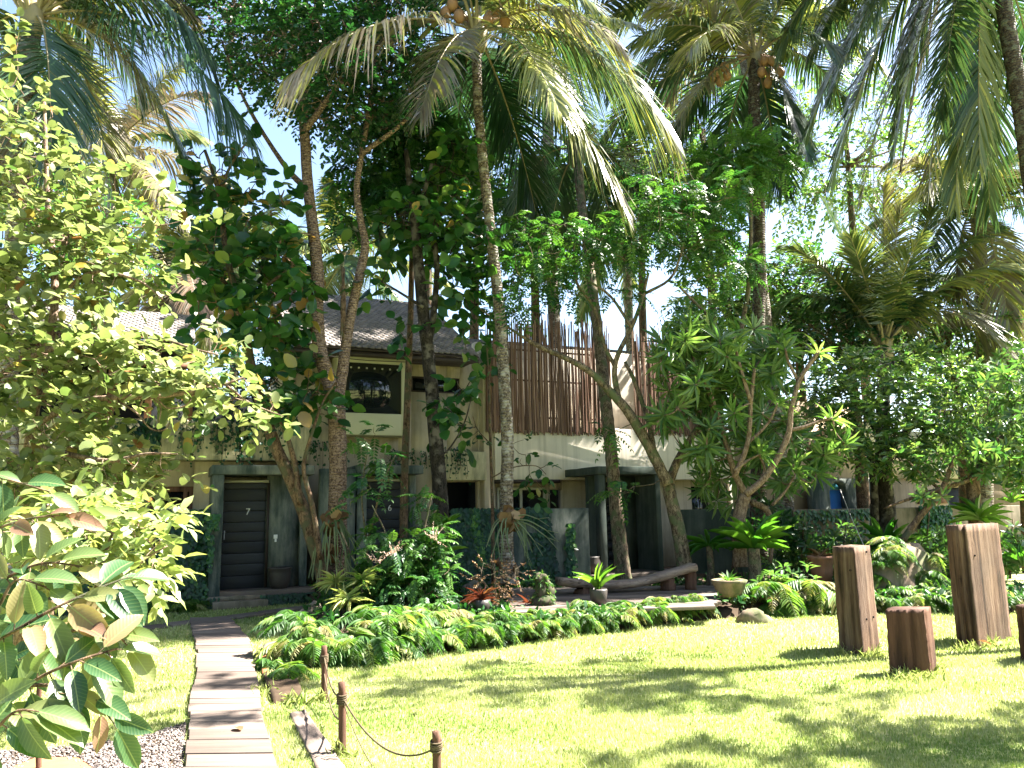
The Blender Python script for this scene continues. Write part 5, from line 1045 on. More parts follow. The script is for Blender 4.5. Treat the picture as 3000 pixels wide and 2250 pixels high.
# large leaved plant right in front of the camera
b = at(-60, 2330, 2.9); b[2] = 0
brs = []; ml = MB(); mw = MB()
def stem(pts, nl, L0, vbase=.52, r=.007):
    P = PX(pts, 2.7); S = catmull(P, 40); tube(mw, P, np.linspace(r, r*.45, len(P)), 6)
    for i, s in enumerate(np.linspace(.22, 1, nl)):
        j = min(int(s*39), 38); p = S[j]; t = nrm(S[j+1]-S[j]); side = nrm(np.cross(t, [0, -.9, .45]))*(1 if i % 2 else -1)
        d = nrm(t*.45+side*R.uniform(.3, .9)-UP*R.uniform(.15, .8)+np.array([.2, -.25, 0])+R.normal(0, .2, 3))
        if i == nl-1: d = nrm(t-UP*.3)
        pet = .025; q = p+d*pet; tube(mw, [p, q], [.0025, .002], 5, 3, cap=False)
        n_ = UP*.8+np.array([R.normal(.2, .5), -.7, R.normal(0, .3)])
        leaves(ml, T_BIG, q, d, n_, L0*R.uniform(.72, 1.2), R.uniform(.40, .50), vbase+R.normal(0, .27))
stem([(-175,1960,2.6),(5,1870,2.6),(145,1790,2.6),(275,1730,2.65),(375,1690,2.7)], 15, 0.153)
stem([(-175,2140,2.5),(5,2060,2.5),(125,1980,2.5),(245,1930,2.5),(345,1900,2.55)], 13, 0.153)
stem([(-175,1800,2.8),(5,1700,2.8),(125,1650,2.8),(245,1660,2.8)], 12, 0.135, .5)
stem([(-175,2250,2.4),(-55,2180,2.4),(35,2090,2.4),(95,2080,2.4)], 8, 0.153)
stem([(-175,1640,2.9),(-35,1560,2.9),(85,1520,2.9),(175,1510,2.9)], 11, 0.126, .6)
stem([(45,2010,2.5),(165,2010,2.5),(275,2050,2.5),(335,2120,2.5)], 8, 0.126)
stem([(-135,1880,2.7),(-15,1790,2.7),(45,1700,2.7),(135,1720,2.7)], 9, 0.135)
stem([(95,1860,2.7),(205,1850,2.65),(295,1830,2.6),(365,1880,2.6)], 8, 0.144)
stem([(-175,1420,3.1),(-75,1380,3.1),(5,1400,3.1),(145,1440,3.1)], 6, 0.126, .5)
stem([(-155,2020,2.9),(-15,1950,2.9),(85,1900,2.9),(165,1880,2.9)], 9, 0.135, .3)
tube(mw, PX([(-120,2330,2.8),(-110,2000,2.75),(-110,1700,2.9),(-110,1400,3.1)], 2.8), [.02,.018,.014,.01], 8)
t = thing('large_leaf_plant', 'close plant with large drooping veined leaves, some pinkish brown', 'plant', b)
mw.build('stem', MT['bark_brown'], t, smooth=True); ml.build('leaves', LF['bigleaf'], t, smooth=True)
# flowering feathery shrub in the bed, and relatives
def bedz(p): return .2
def shrub(name, label, px, pyb, Yb, limbs, blobs, fn, kw, leaf_, bark_=None, flowers=()):
    b = at(px, pyb, Yb); b[2] = .18
    t = tree(name, label, 'shrub', b, [(PX(l, Yb), np.linspace(.022, .008, len(l))) for l in limbs], blobs, fn, kw, bark_ or MT['bark_moss'], leaf_, .004)
    for (fx, fy, n) in flowers:
        m = MB(); p = at(fx, fy, Yb-.75)
        for _ in range(n):
            d = nrm(rdir(1, .9)[0]+np.array([.3, 0, 0])); s = np.linspace(.1, 1, 16); l = R.uniform(.16, .26)
            leaves(m, T_DIAM, p+d*(s*l)[:, None], rdir(16, .3)+d*.5, rdir(16), .038*(1.3-s), .6, R.normal(.6, .2, 16))
        m.build('flower_spray', LF['flower'], t)
    return t
shrub('flowering_shrub', 'bushy shrub with feathery leaves and pale pink flower sprays before door six', 1170, 1760, 11.6,
  [[(1170,1770),(1160,1650),(1130,1560),(1090,1480)], [(1180,1770),(1220,1640),(1250,1520),(1265,1450)], [(1160,1770),(1060,1680),(1000,1560)], [(1180,1760),(1280,1680),(1310,1600)]],
  [(1160,1620,11.5,110,70,.6,30), (1240,1680,11.4,100,70,.6,34), (1130,1720,11.4,110,60,.6,30), (1250,1490,11.8,50,60,.5,8), (1110,1560,11.8,60,30,.5,4), (1200,1760,11.3,120,50,.6,28), (1290,1590,11.6,40,60,.4,10)],
  f_pinnate, K(T=T_LANCE, m=4, n=9, len=.26, L=.085, w=.32, sag=.3, v=.68, vs=.24), LF['pinnate'], flowers=[(1150,1625,7),(1268,1578,6),(1105,1650,4)])
shrub('feathery_shrub', 'tall feathery leaved shrub in front of the porch beam of door six', 1080, 1760, 12.2,
  [[(1080,1770),(1075,1600),(1060,1450),(1080,1300)], [(1075,1600),(1120,1420),(1160,1330)]],
  [(1090,1270,12.2,70,30,.4,5), (1140,1340,12.1,60,40,.4,5), (1060,1370,12,50,40,.4,4), (1090,1450,12,50,40,.4,3), (1040,1490,11.9,40,40,.4,3)],
  f_pinnate, K(T=T_OVAL, m=2, n=9, len=.38, L=.10, w=.4, sag=.35, v=.5, vs=.2), LF['pinnate'])
shrub('scraggly_shrub', 'dry scraggly shrub with small tan leaves at the middle palm foot', 1450, 1790, 11.6,
  [[(1450,1800),(1440,1740),(1400,1690),(1370,1700)], [(1460,1800),(1480,1720),(1510,1680)], [(1450,1800),(1450,1700),(1440,1640)]],
  [(1440,1700,11.5,70,50,.4,40), (1480,1760,11.4,60,50,.4,34), (1420,1760,11.4,50,40,.4,20), (1500,1680,11.6,40,30,.3,14)],
  f_spray, K(T=T_DIAM, n=8, len=.14, L=.045, w=.5, v=.5, vs=.25), LF['dry'])
shrub('dark_bougainvillea', 'blackish tangled shrub on the open gallery beside the white end wall', 760, 1160, 15.6,
  [[(760,1200),(750,1100),(740,1020)], [(760,1200),(800,1100),(815,1060)], [(760,1200),(690,1080),(650,1050)]],
  [(740,1060,15.4,90,60,.6,80), (790,1110,15.3,60,80,.5,60), (680,1100,15.4,60,60,.5,34), (700,1180,15.2,110,40,.5,40), (560,1190,15,110,35,.5,34)],
  f_spray, K(T=T_DIAM, n=10, len=.3, L=.09, w=.6, v=.1, vs=.15), LF['ivy'], MT['bark_dark'])
# philodendron-like leaves hanging from the planter
def hanging(label, px, py, yv, wpx, drop, n, leaf_, T, L0, v=.3, name='hanging_plant', w=.4):
    u0, u1 = LX(px-wpx, yv, py), LX(px+wpx, yv, py); z = LZ(px, py, yv); o = W((u0+u1)/2, yv, z); m = MB(); ms = MB()
    for _ in range(n):
        u = R.uniform(u0, u1); dz = drop*R.uniform(.25, 1)**1.3; P = [W(u, yv+R.uniform(0, .12), z+.05), W(u, yv-.05, z-dz*.4), W(u+R.normal(0, .05), yv-.03, z-dz)]
        tube(ms, P, .004, 4, 5, cap=False); S = catmull(P, max(4, int(dz/.045)))
        k = len(S); leaves(m, T, S+R.normal(0, .03, (k, 3)), R.normal(0, .6, (k, 3))-UP*.8-HB*.3, -HB+R.normal(0, .4, (k, 3)), L0*R.uniform(.6, 1.2, k), w, R.normal(v, .2, k))
    t = thing(name, label, 'plant', o); m.build('leaves', leaf_, t); ms.build('stem', MT['bark_dark'], t); return t
hanging('dark creeper trailing down the planter above door seven', 705, 1236, -.58, 125, .85, 46, LF['ivy'], T_OVAL, .075, .35, w=.7)
hanging('thin creeper strands on the stained planter near the dark leaf tufts', 560, 1236, -.58, 30, .8, 12, LF['ivy'], T_OVAL, .06, .3, w=.7)
hanging('creeper falling over the planter wall behind the forked trunk', 920, 1300, -.45, 90, .5, 34, LF['ivy'], T_OVAL, .075, .4, w=.7)
hanging('small leaved creeper on the short planter beside the dark trunk', 1345, 1322, -.43, 40, .62, 18, LF['ivy'], T_OVAL, .06, .35, w=.7)
hanging('low creeper growing along the ledge between forked and dark trunks', 1210, 1330, -.2, 70, .35, 30, LF['ivy'], T_OVAL, .07, .4, w=.7)
t = hanging('dark split leaved plant drooping from the gallery beneath the pale branches', 410, 1240, -.7, 60, .5, 16, LF['ivy'], T_LANCE, .3, .1, w=.2)

for px, pyb, Yb, top, lab, lf, n in ((2350,1700,15.6,1500,'dark leafy shrub between frangipani and arched doorway',LF['mango'],20), (2470,1690,15.4,1540,'shaded shrub below the arched blue doorway',LF['mango'],22), (2715,1690,16.2,1500,'leafy shrub under the black forked branches',LF['plumeria'],20), (2960,1700,15.2,1520,'green shrub filling the picture edge behind the widest pillar',LF['mango'],24), (2790,1690,15.6,1530,'low shrub by the dark blue door',LF['mango'],16), (2260,1660,15.4,1420,'tall dark shrub behind the frangipani limbs',LF['fine'],22)):
    b_ = at(px, pyb, Yb); b_[2] = .15; m_ = (top+pyb)//2
    tree('shade_shrub', lab, 'shrub', b_, [([b_, at(px, m_, Yb), at(px+8, top, Yb)], [.025, .018, .008])], [(px, m_, Yb, 60, (pyb-top)*.42, .5, n), (px-50, m_+30, Yb, 40, 50, .4, n//2), (px+50, m_+20, Yb, 40, 50, .4, n//2)], f_rosette, K(T=T_LANCE, n=10, L=.2, w=.3, v=.45), MT['bark_brown'], lf, .005, 'shrubs in the shade of the far garden')
# ------------------------------------------------------------------ ivy on the garden walls
def ivywall(label, A, B, z0, z1, mask, L0=.075, dens=900, depth=.05, v=.4, T=T_OVAL, leaf_=None, name='ivy', vf=None):
    A = np.array([A[0], A[1], 0]); B = np.array([B[0], B[1], 0]); d = nrm(B-A); n_ = np.array([d[1], -d[0], 0]); ln = np.linalg.norm(B-A)
    k = int(dens*ln*(z1-z0)); s = R.uniform(0, 1, k); z = R.uniform(0, 1, k); m = mask(s, z); s, z = s[m], z[m]; k = len(s)
    P = A+(B-A)*s[:, None]+UP*(z0+(z1-z0)*z)[:, None]+n_*(.015+depth*R.random(k)**1.5)[:, None]
    mb = MB(); leaves(mb, T, P, -UP*.8+d*R.normal(0, .6, (k, 1))+n_*.35, n_+R.normal(0, .3, (k, 3))+UP*.35, L0*R.uniform(.6, 1.2, k), .8, R.normal(v, .2, k)+(vf(s, z) if vf else 0))
    mid = (A+B)/2; return tag(mb.build(name, leaf_ or LF['ivy'], loc=mid), label, 'ivy')
def nz2(s, z, f, seed):
    r = np.random.default_rng(seed); o = np.zeros_like(s)
    for _ in range(6): a, b, c = r.normal(0, f), r.normal(0, f), r.uniform(0, 6.28); o += np.sin(a*s*3+b*z+c)
    return o/3
def diag(s, z):
    full = (s < .42)&(nz2(s, z, 6, 3) > -1.1)&((z > .22)|(nz2(s, z*.4, 8, 9) > .1))
    tri = (s >= .42)&(s < .68)&(z > .86-.3*(s-.42)/.26*0)&(z > .55)&(z-.5 > (s-.42)*1.2)
    out = full|tri
    for c0, c1, zt, zb, w in ((.655,.73,.92,.05,.040), (.60,.70,.70,.0,.03), (.56,.62,.50,.0,.022), (.67,.76,.50,.05,.018), (.86,.84,.80,.05,.024), (.84,.87,.6,.3,.024), (.52,.50,.35,0,.02)):
        c = c0+(c1-c0)*(zt-z)/(zt-zb+1e-6); out |= (z < zt)&(z > zb)&(np.abs(s-c) < w*(1+.25*np.sin(z*40)))
    stem_ = np.abs((z-.1)-(1-(s-.45)/.24*1)*0-(s-.47)*3.7) < .05
    return out|(stem_&(s > .47)&(s < .70)&(z < .95))
ivywall('dark ivy with ladder like tendrils climbing the mossy wall before the bamboo villa', IV0-HB*.02, IV1-HB*.02, .05, 1.66, diag, .085, 2200, .05, vf=lambda s, z: .55*(np.abs(s-.19-.03*np.sin(z*5)) < .03)*(z > .35)+.2*nz2(s, z, 4, 12))
ivywall('thick dark ivy blanket covering the wall beside door seven', at(170,1600,13.36), at(612,1600,14.2), 0.0, 1.72, lambda s, z: nz2(s, z, 5, 4) > -1.9, .085, 2000, .14, .4)
ivywall('sunlit creeper with slanting stems on the low wall by the slim pillar', at(2330,1600,17.55), at(2560,1600,18.2), .1, 1.5, lambda s, z: (np.abs(np.sin((s*1.2+z*.35)*26)) < .55)|(z > .85), .08, 900, .08, .5)
ivywall('green creeper on the wall beneath the sprawling black branches', at(2700,1600,18.6), at(2790,1600,18.9), .1, 1.55, lambda s, z: nz2(s, z, 5, 8) > -1.2, .09, 1500, .1, .6)
ivywall('ivy strip on the frame of the porch of door seven', W(P7a-.06, -1.25, 0), W(P7a+.10, -1.25, 0), .1, 2.3, lambda s, z: (np.abs(z-.64) < .055)|((nz2(s*.3, z, 9, 5) > .55)&(s < .5)), .085, 3600, .05, .7)
ivywall('dark ground ivy hiding the plinth beneath door seven', W(P7a-.1, -1.30, 0), W(P7b+.1, -1.30, 0), 0, .2, lambda s, z: (s < .14)|(s > .5), .05, 3000, .06, .25)
# ------------------------------------------------------------------ ferns
def fern_mesh(seed, nf=20, L0=.58, sag=1.1, v=.5, up=.8):
    global R; keep = R; R = np.random.default_rng(seed); mb = MB()
    for k in range(nf):
        a = k*2.4+R.uniform(-.3, .3); e = R.uniform(-.05, 1.15); l = L0*R.uniform(.6, 1.2)
        d = np.array([math.cos(a)*math.cos(e), math.sin(a)*math.cos(e), math.sin(e)*up]); n = 19
        s = np.linspace(.14, 1, n); P = d*(s*l)[:, None]-UP*(sag*l*s**2.2*.75)[:, None]+np.array([math.cos(a), math.sin(a), 0])*.03
        T_ = nrm(np.gradient(P, axis=0)); sd = nrm(np.cross(T_, UP+.01)); vv = R.normal(v, .24) if R.random() > .06 else .97
        tube(mb, P[::2], np.linspace(.004, .0015, len(P[::2])), 3, len(P[::2]), vv, cap=False, smoothpath=False)
        pl_ = l*.36*np.interp(s, [.1, .25, .6, 1], [.55, 1, .75, .12])
        for sg in (-1, 1):                                            # pinnae, drooping a little
            leaves(mb, T_LANCE, P, sd*sg+T_*R.uniform(.3, .5)-UP*.3+R.normal(0, .07, (n, 3)), UP+sd*sg*.2+R.normal(0, .25, (n, 3)), pl_*R.uniform(.8, 1.15, n), .21, vv+R.normal(0, .08, n))
    R = keep
    return mb
FERN = [fern_mesh(100+i, nf=int(16+3*(i % 3)), v=[.5, .62, .55, .72, .45][i]).mesh('fern', LF['fern']) for i in range(5)]
def fern(p, sc, label, group, rz=None, v=None):
    o = bpy.data.objects.new('fern', FERN[int(R.integers(0, 5))]); C.objects.link(o); o.location = [float(x) for x in p]; o.scale = (sc, sc, sc*R.uniform(.85, 1.1)); o.rotation_euler = (R.normal(0, .12), R.normal(0, .12), R.uniform(0, 6.28) if rz is None else rz)
    return tag(o, label, 'fern', group)
FA = 'lacy fern in the thick fringe at the bed edge between walkway and middle palm', 'ferns fringing the bed near the walkway'
FB = 'lacy yellowish fern in the fringe along the lawn in front of the deck and bench', 'ferns fringing the bed before the deck'
FC = 'lacy fern on the rock mound behind the timber pillars', 'ferns on the rock mound'
fr = catmull([G(*p) for p in BEDF], 400)
def along(px0, px1, n, back, z, sc, lab):
    for px in np.linspace(px0, px1, n)+R.uniform(-12, 12, n):
        j = int(np.argmin([abs((1500+F*((q-CAM)@_r)/((q-CAM)@_f))-px) for q in fr])); p = fr[j].copy()
        if back > .3 and 940 < px < 1100 and lab[0] == FA[0]: continue
        p += HB*(back+R.uniform(-.06, .1)); p[2] = z+R.uniform(-.03, .05); fern(p, sc*R.uniform(.62, 1.25), *lab)
along(845, 1390, 22, .10, .20, .74, FA); along(870, 1370, 16, .4, .36, .78, FA); along(900, 1340, 10, .8, .42, .74, FA)
along(1410, 2020, 34, .05, .20, .52, FB); along(1430, 2060, 24, .25, .28, .5, FB)
along(2030, 2090, 3, .2, .2, .7, FB)
FD = 'deep green drooping fern between the bowl pot and slim timber pillar', 'ferns beside the slim pillar'
along(2540, 2990, 14, .05, .18, .62, FC); along(2560, 2980, 9, .35, .26, .62, FC); along(2280, 2440, 8, .25, .35, 1.05, FD); along(2300, 2450, 5, .1, .15, .9, FD)
for sd_, nf_ in ((25, 26), (26, 9), (27, 5)):
    V_, p_ = ROCKV[sd_]; c_ = V_.mean(0); ok_ = np.nonzero((V_[:, 2] > .12)&(((V_-c_)@np.array([0, -1, .6])) > .02))[0]
    for i_ in R.choice(ok_, nf_, replace=False): fern(V_[i_], R.uniform(.45, .7), *FC)
for px, py, Y_, s in () and ((2560,1640,13.2,.8),(2600,1625,13.3,.8),(2650,1640,13.2,.8),(2700,1668,13,.8),(2620,1690,12.8,.85),(2680,1725,12.6,.8),(2740,1720,12.8,.8),(2590,1745,12.4,.7),(2640,1765,12.2,.6),(2700,1770,12.2,.6),(2760,1770,12.2,.6),(2570,1700,12.8,.7),(2770,1690,13,.7),(2980,1745,12.6,.8),(2990,1690,13,.8),(3040,1740,12.6,.8)):
    fern(at(px, py+26, Y_-.35), s*.8, *FC)
for px, py in ((880,1850),(800,1965),(850,1990),(890,1930)): fern(G(px, py)+UP*.08, .62, 'small fern drooping over the slabs beside the walkway', 'ferns over the slabs')
for px, py, Y_ in ((500,1740,13.6),(550,1760,13.5),(450,1760,13.4),(590,1745,13.8),(420,1720,13.5)): fern(at(px, py, Y_)*[1,1,0]+UP*.12, .75, 'dark shaded fern at the foot of the ivy wall by door seven', 'ferns under the ivy wall')
# ground cover of the bed (low leaves nobody could count)
mb = MB(); n = 0; P = []
while n < 1500:
    q = at(R.uniform(820, 3050), 1700, R.uniform(10, 15.5)); q[2] = 0
    if poly_in(BEDPOLY, q[:1], q[1:2])[0] and not poly_in(np.array(dk), q[:1], q[1:2])[0]: P.append(q+UP*R.uniform(.18, .30)); n += 1
P = np.array(P)
for _ in range(5): leaves(mb, T_OVAL, P+R.normal(0, .07, P.shape)*[1, 1, .3], rdir(len(P), .5), UP+R.normal(0, .5, P.shape), R.uniform(.05, .13, len(P)), .5, R.normal(.4, .2, len(P)))
tag(mb.build('undergrowth', LF['pinnate']), 'low leafy ground cover on the shaded planting bed', 'ground cover', kind='stuff')
# ------------------------------------------------------------------ strap-leaved plants
def strap(name, label, c, n, L0, w, leaf_, e0=.35, e1=1.35, T=T_STRAP, v=.55, group=None, cat='plant', curl=1):
    t = thing(name, label, cat, c, group); m = MB()
    a = np.arange(n)*2.4+R.uniform(-.2, .2, n); e = R.uniform(e0, e1, n)
    D_ = np.stack([np.cos(a)*np.cos(e), np.sin(a)*np.cos(e), np.sin(e)], -1)
    N_ = UP*1.0-D_*np.sum(D_*UP, -1, keepdims=True)+R.normal(0, .12, (n, 3))
    leaves(m, T, c+D_*.02, D_, N_, L0*R.uniform(.7, 1.15, n), w*R.uniform(.85, 1.15, n), R.normal(v, .2, n))
    m.build('leaves', leaf_, t, smooth=True); return t
NF = 'birds nest ferns'
strap('nest_fern', 'bright birds nest fern on a mossy stump under the frangipani', at(2210,1610,13.0), 30, .72, .13, LF['nest'], v=.65, e0=.1)
strap('nest_fern', 'dark green wide birds nest fern behind the slim timber pillar', at(2600,1625,14.6), 34, .72, .15, LF['nest'], v=.3, e0=.1)
strap('nest_fern', 'pale sunlit birds nest fern on the reddish trunk behind the widest pillar', at(2872,1525,13.5), 24, .5, .13, LF['nest'], v=.95, e0=-.1)
strap('nest_fern', 'drooping green fern in the shade next to the stump with the birds nest fern', at(2075,1600,13.6), 18, .5, .13, LF['nest'], v=.3, e0=-.3, e1=.8)
strap('nest_fern', 'small bright nest fern above the flowering shrub by the ivy wall', at(1310,1545,12.4), 14, .30, .16, LF['nest'], v=.8)
strap('nest_fern', 'green strap leaved tuft below the small bright nest fern', at(1285,1630,12.2), 12, .40, .14, LF['nest'], v=.45)
strap('nest_fern', 'small spiky pale fern high by the picture edge above the widest pillar', at(2965,1475,14), 14, .28, .13, LF['nest'], v=.85)
strap('nest_fern', 'low leafy fern by the picture edge behind the widest pillar', at(2995,1660,13.2), 18, .45, .14, LF['nest'], v=.4)
# stump carrying the nest fern
for (px, y0, y1, Y_, lab, r) in ((2208,1740,1605,13.05,'short mossy stump under the bright birds nest fern',.10), (2078,1700,1600,13.65,'thin dark stump beside the mossy stump',.06)):
    b_ = at(px, y0, Y_); b_[2] = .15; mb = MB(); tube(mb, [b_, (b_+at(px, y1, Y_))/2+[.02,0,0], at(px, y1, Y_)], [r*1.2, r, r*.9], 10, 9, lump=.08); tag(mb.build('mossy_stump', MT['bark_moss'], loc=b_, smooth=True), lab, 'stump')
# potted agave-like plant on the deck edge, red bromeliads, bowl, planter
cc = at(1755, 1788, 11.3); cc[2] = .27
potted('plant_pot', 'dark round pot holding the spiky plant on the deck edge', cc, [(0,0),(.09,0),(.12,.10),(.13,.2),(.12,.22),(.115,.2),(.05,.19)], MT['pot'])
strap('agave', 'spiky yellow green plant standing in the dark pot before the log bench', cc+UP*.18, 15, .44, .12, LF['nest'], .75, 1.5, T_BLADE, .9)
cc = at(1412, 1822, 11.0); cc[2] = .2
potted('plant_pot', 'dark pot with the red bromeliad by the palm foot', cc, [(0,0),(.09,0),(.12,.12),(.12,.2),(.11,.2),(.05,.18)], MT['pot'])
strap('bromeliad', 'spiky red bromeliad in the dark pot at the palm foot', cc+UP*.17, 26, .27, .06, LF['bromel'], .2, 1.3, T_BLADE, .5)
strap('bromeliad', 'smaller reddish bromeliad between the middle palm and the statue', at(1548,1790,11.6)*[1,1,0]+UP*.22, 18, .2, .07, LF['bromel'], .2, 1.2, T_BLADE, .3)
cc = at(2140, 1772, 11.9); cc[2] = .28
potted('bowl_pot', 'wide mossy bowl pot at the corner of the deck', cc, [(0,0),(.14,0),(.2,.08),(.25,.2),(.27,.24),(.24,.25),(.2,.2),(.05,.19)], MT['mossrock'])
strap('potted_herb', 'tuft of low green leaves growing in the wide bowl pot', cc+UP*.2, 22, .2, .2, LF['fern'], .3, 1.3, T_LANCE, .5)
cc = at(2412, 1735, 13.6); cc[2] = .3
potted('planter', 'square topped terracotta planter behind the slim timber pillar', cc, [(0,0),(.15,0),(.18,.2),(.2,.38),(.22,.40),(.22,.44),(.19,.44),(.17,.38),(.05,.38)], MT['terracotta'])
strap('potted_herb', 'dry grassy tuft in the terracotta planter', cc+UP*.36, 20, .3, .05, LF['dry'], .2, 1.3, T_BLADE, .5)
cc = at(1500, 1800, 11.2); cc[2] = .25
for px, py, Y_, lab in ((985,1725,11.8,'pale striped spiky tuft nearest the forked trunk foot'), (1060,1718,11.7,'striped spiky tuft beside the first one, under the flowering shrub'), (1020,1775,11.4,'lowest striped spiky tuft above the ferns')):
    c_ = at(px, py-6, Y_-.6); t = thing('striped_plant', lab, 'plant', c_, 'striped tufts by the forked trunk'); m = MB(); n = 46
    a = R.uniform(0, 6.28, n); e = R.uniform(-.1, 1.3, n); D_ = np.stack([np.cos(a)*np.cos(e), np.sin(a)*np.cos(e), np.sin(e)], -1)
    leaves(m, T_BLADE, c_+D_*.01, D_, UP+R.normal(0, .2, (n, 3)), R.uniform(.2, .34, n), .085, R.normal(.55, .25, n)); m.build('leaves', LF['varieg'], t)
    ms = MB(); tube(ms, [c_*[1,1,0]+UP*.15, c_], .012, 6, 4); ms.build('stem', MT['bark_moss'], t)
for px, py, Y_, lab, n in ((1240,1725,11.5,'green umbrella leaved plant under the flowering shrub',9), (1200,1700,11.6,'umbrella leaved plant behind the other one, deep in the bed',6)):
    c_ = at(px, py+70, Y_); c_[2] = .2; t = thing('umbrella_plant', lab, 'plant', c_, 'umbrella plants in the bed'); m = MB(); ms = MB()
    for k in range(n):
        e_ = at(px+R.uniform(-60, 60), py+R.uniform(-70, 60), Y_+R.uniform(-.2, .2)); tube(ms, [c_, (c_+e_)/2+R.normal(0, .03, 3), e_], .005, 5, 5)
        f_rosette(m, e_, nrm(UP+R.normal(0, .3, 3)), K(T=T_BLADE, n=16, L=.17, w=.10, v=.35))
    m.build('leaves', LF['pinnate'], t); ms.build('stem', MT['bark_moss'], t)
# small leafy plants in the dim part of the bed
for px, py, Y_, lab in ((2330,1690,12.8,'young fan leaved plant in the shade left of the terracotta planter'), (2260,1720,12.4,'tiny leafy plant at the foot of the mossy stump'), (2700,1600,15,'shaded broad leaved plant behind the rock mound'), (2480,1560,16,'sunlit tangle on the low wall below the arched doorway')):
    c_ = at(px, py+30, Y_); t = thing('young_plant', lab, 'plant', c_); m = MB(); ms = MB()
    for k in range(7):
        e_ = c_+np.array([R.normal(0, .16), R.normal(0, .12), R.uniform(.12, .4)]); tube(ms, [c_-UP*.1, e_], .004, 4, 3); f_rosette(m, e_, nrm(UP+R.normal(0, .3, 3)), K(T=T_LANCE, n=8, L=.17, w=.3, v=.5))
    m.build('leaves', LF['plumeria'], t); ms.build('stem', MT['bark_moss'], t)
# staghorn ferns on the trunks
def staghorn(label, p, sc, drop=1.0, hangn=16, forks=5, fx=.5):
    t = thing('staghorn_fern', label, 'fern', p); m = MB(); sh = MB()
    V = lump(ICO3[0], .45, 3.5, 3)*np.array([.13, .10, .2])*sc; sh.add(V+p, None, ICO3[1]); leaves(sh, T_OVAL, p+R.normal(0, .06, (9, 3))*sc-[0, .06*sc, 0], R.normal(0, .5, (9, 3))+UP*.5, R.normal(0, .3, (9, 3))-[0, 1, 0], .2*sc, .9, R.random(9)); sh.build('shield', LF['dry'], t, smooth=True)
    for k in range(hangn):
        a = R.uniform(-2.8, .2); o = np.array([math.cos(a)*.16, math.sin(a)*.16, R.uniform(-.12, .05)])*sc; l = R.uniform(.35, .6)*sc*drop
        P_ = [p+o, p+o*1.7-UP*l*.3, p+o*1.9+np.array([R.normal(0,.05),0,0])-UP*l]; S = catmull(P_, 7); wd = nrm(np.cross(S[-1]-S[0], [0, 1, 0.1]))*.012*sc
        v_ = np.stack([S-wd*np.linspace(1, .5, 7)[:, None], S+wd*np.linspace(1, .5, 7)[:, None]], 1).reshape(-1, 3); m.add(v_, [(2*i, 2*i+2, 2*i+3, 2*i+1) for i in range(6)], None, R.uniform(0, 1))
    for k in range(forks):
        d = nrm(np.array([R.uniform(.4, 1), R.uniform(-.6, 0), R.uniform(-.9, .1)])); q = p+d*.75*sc*R.uniform(.7, 1); tube(m, [p, (p+q)/2+UP*.08*sc, q], [.012*sc, .012*sc, .008*sc], 5, 7, .8)
        for j in (-1, 1): tube(m, [q, q+(d+UP*.35*j-UP*.3)*.2*sc], [.008*sc, .003*sc], 4, 3, .8)
    m.build('fronds', LF['stag'], t); return t
staghorn('staghorn fern with pale antler fronds fixed on the middle palm trunk', at(1490,1525,12.85), 1.0)
staghorn('grassy staghorn fern hanging on the forked pale trunk near its foot', at(975,1530,12.35), 1.0, 1.5, 26, 2)
staghorn('dark bare root clump of a dead fern low on the forked trunk', at(965,1625,12.4), .75, .3, 6, 1)
for px, py, lab in ((1462,1655,'small orchid bulb clump low on the middle palm trunk, walkway side'), (1508,1675,'small orchid bulb clump low on the middle palm trunk, bench side')):
    p = at(px, py, 12.85); m = MB()
    for k in range(6): d = nrm(np.array([R.normal(0, .4), -.4, R.uniform(-.2, 1)])); m.add(lump(ICO1[0], .1, 2, k)*[.03,.03,.07]+p+d*.06, None, ICO1[1], R.random())
    tag(m.build('orchid_clump', LF['dry'], loc=p, smooth=True), lab, 'plant')
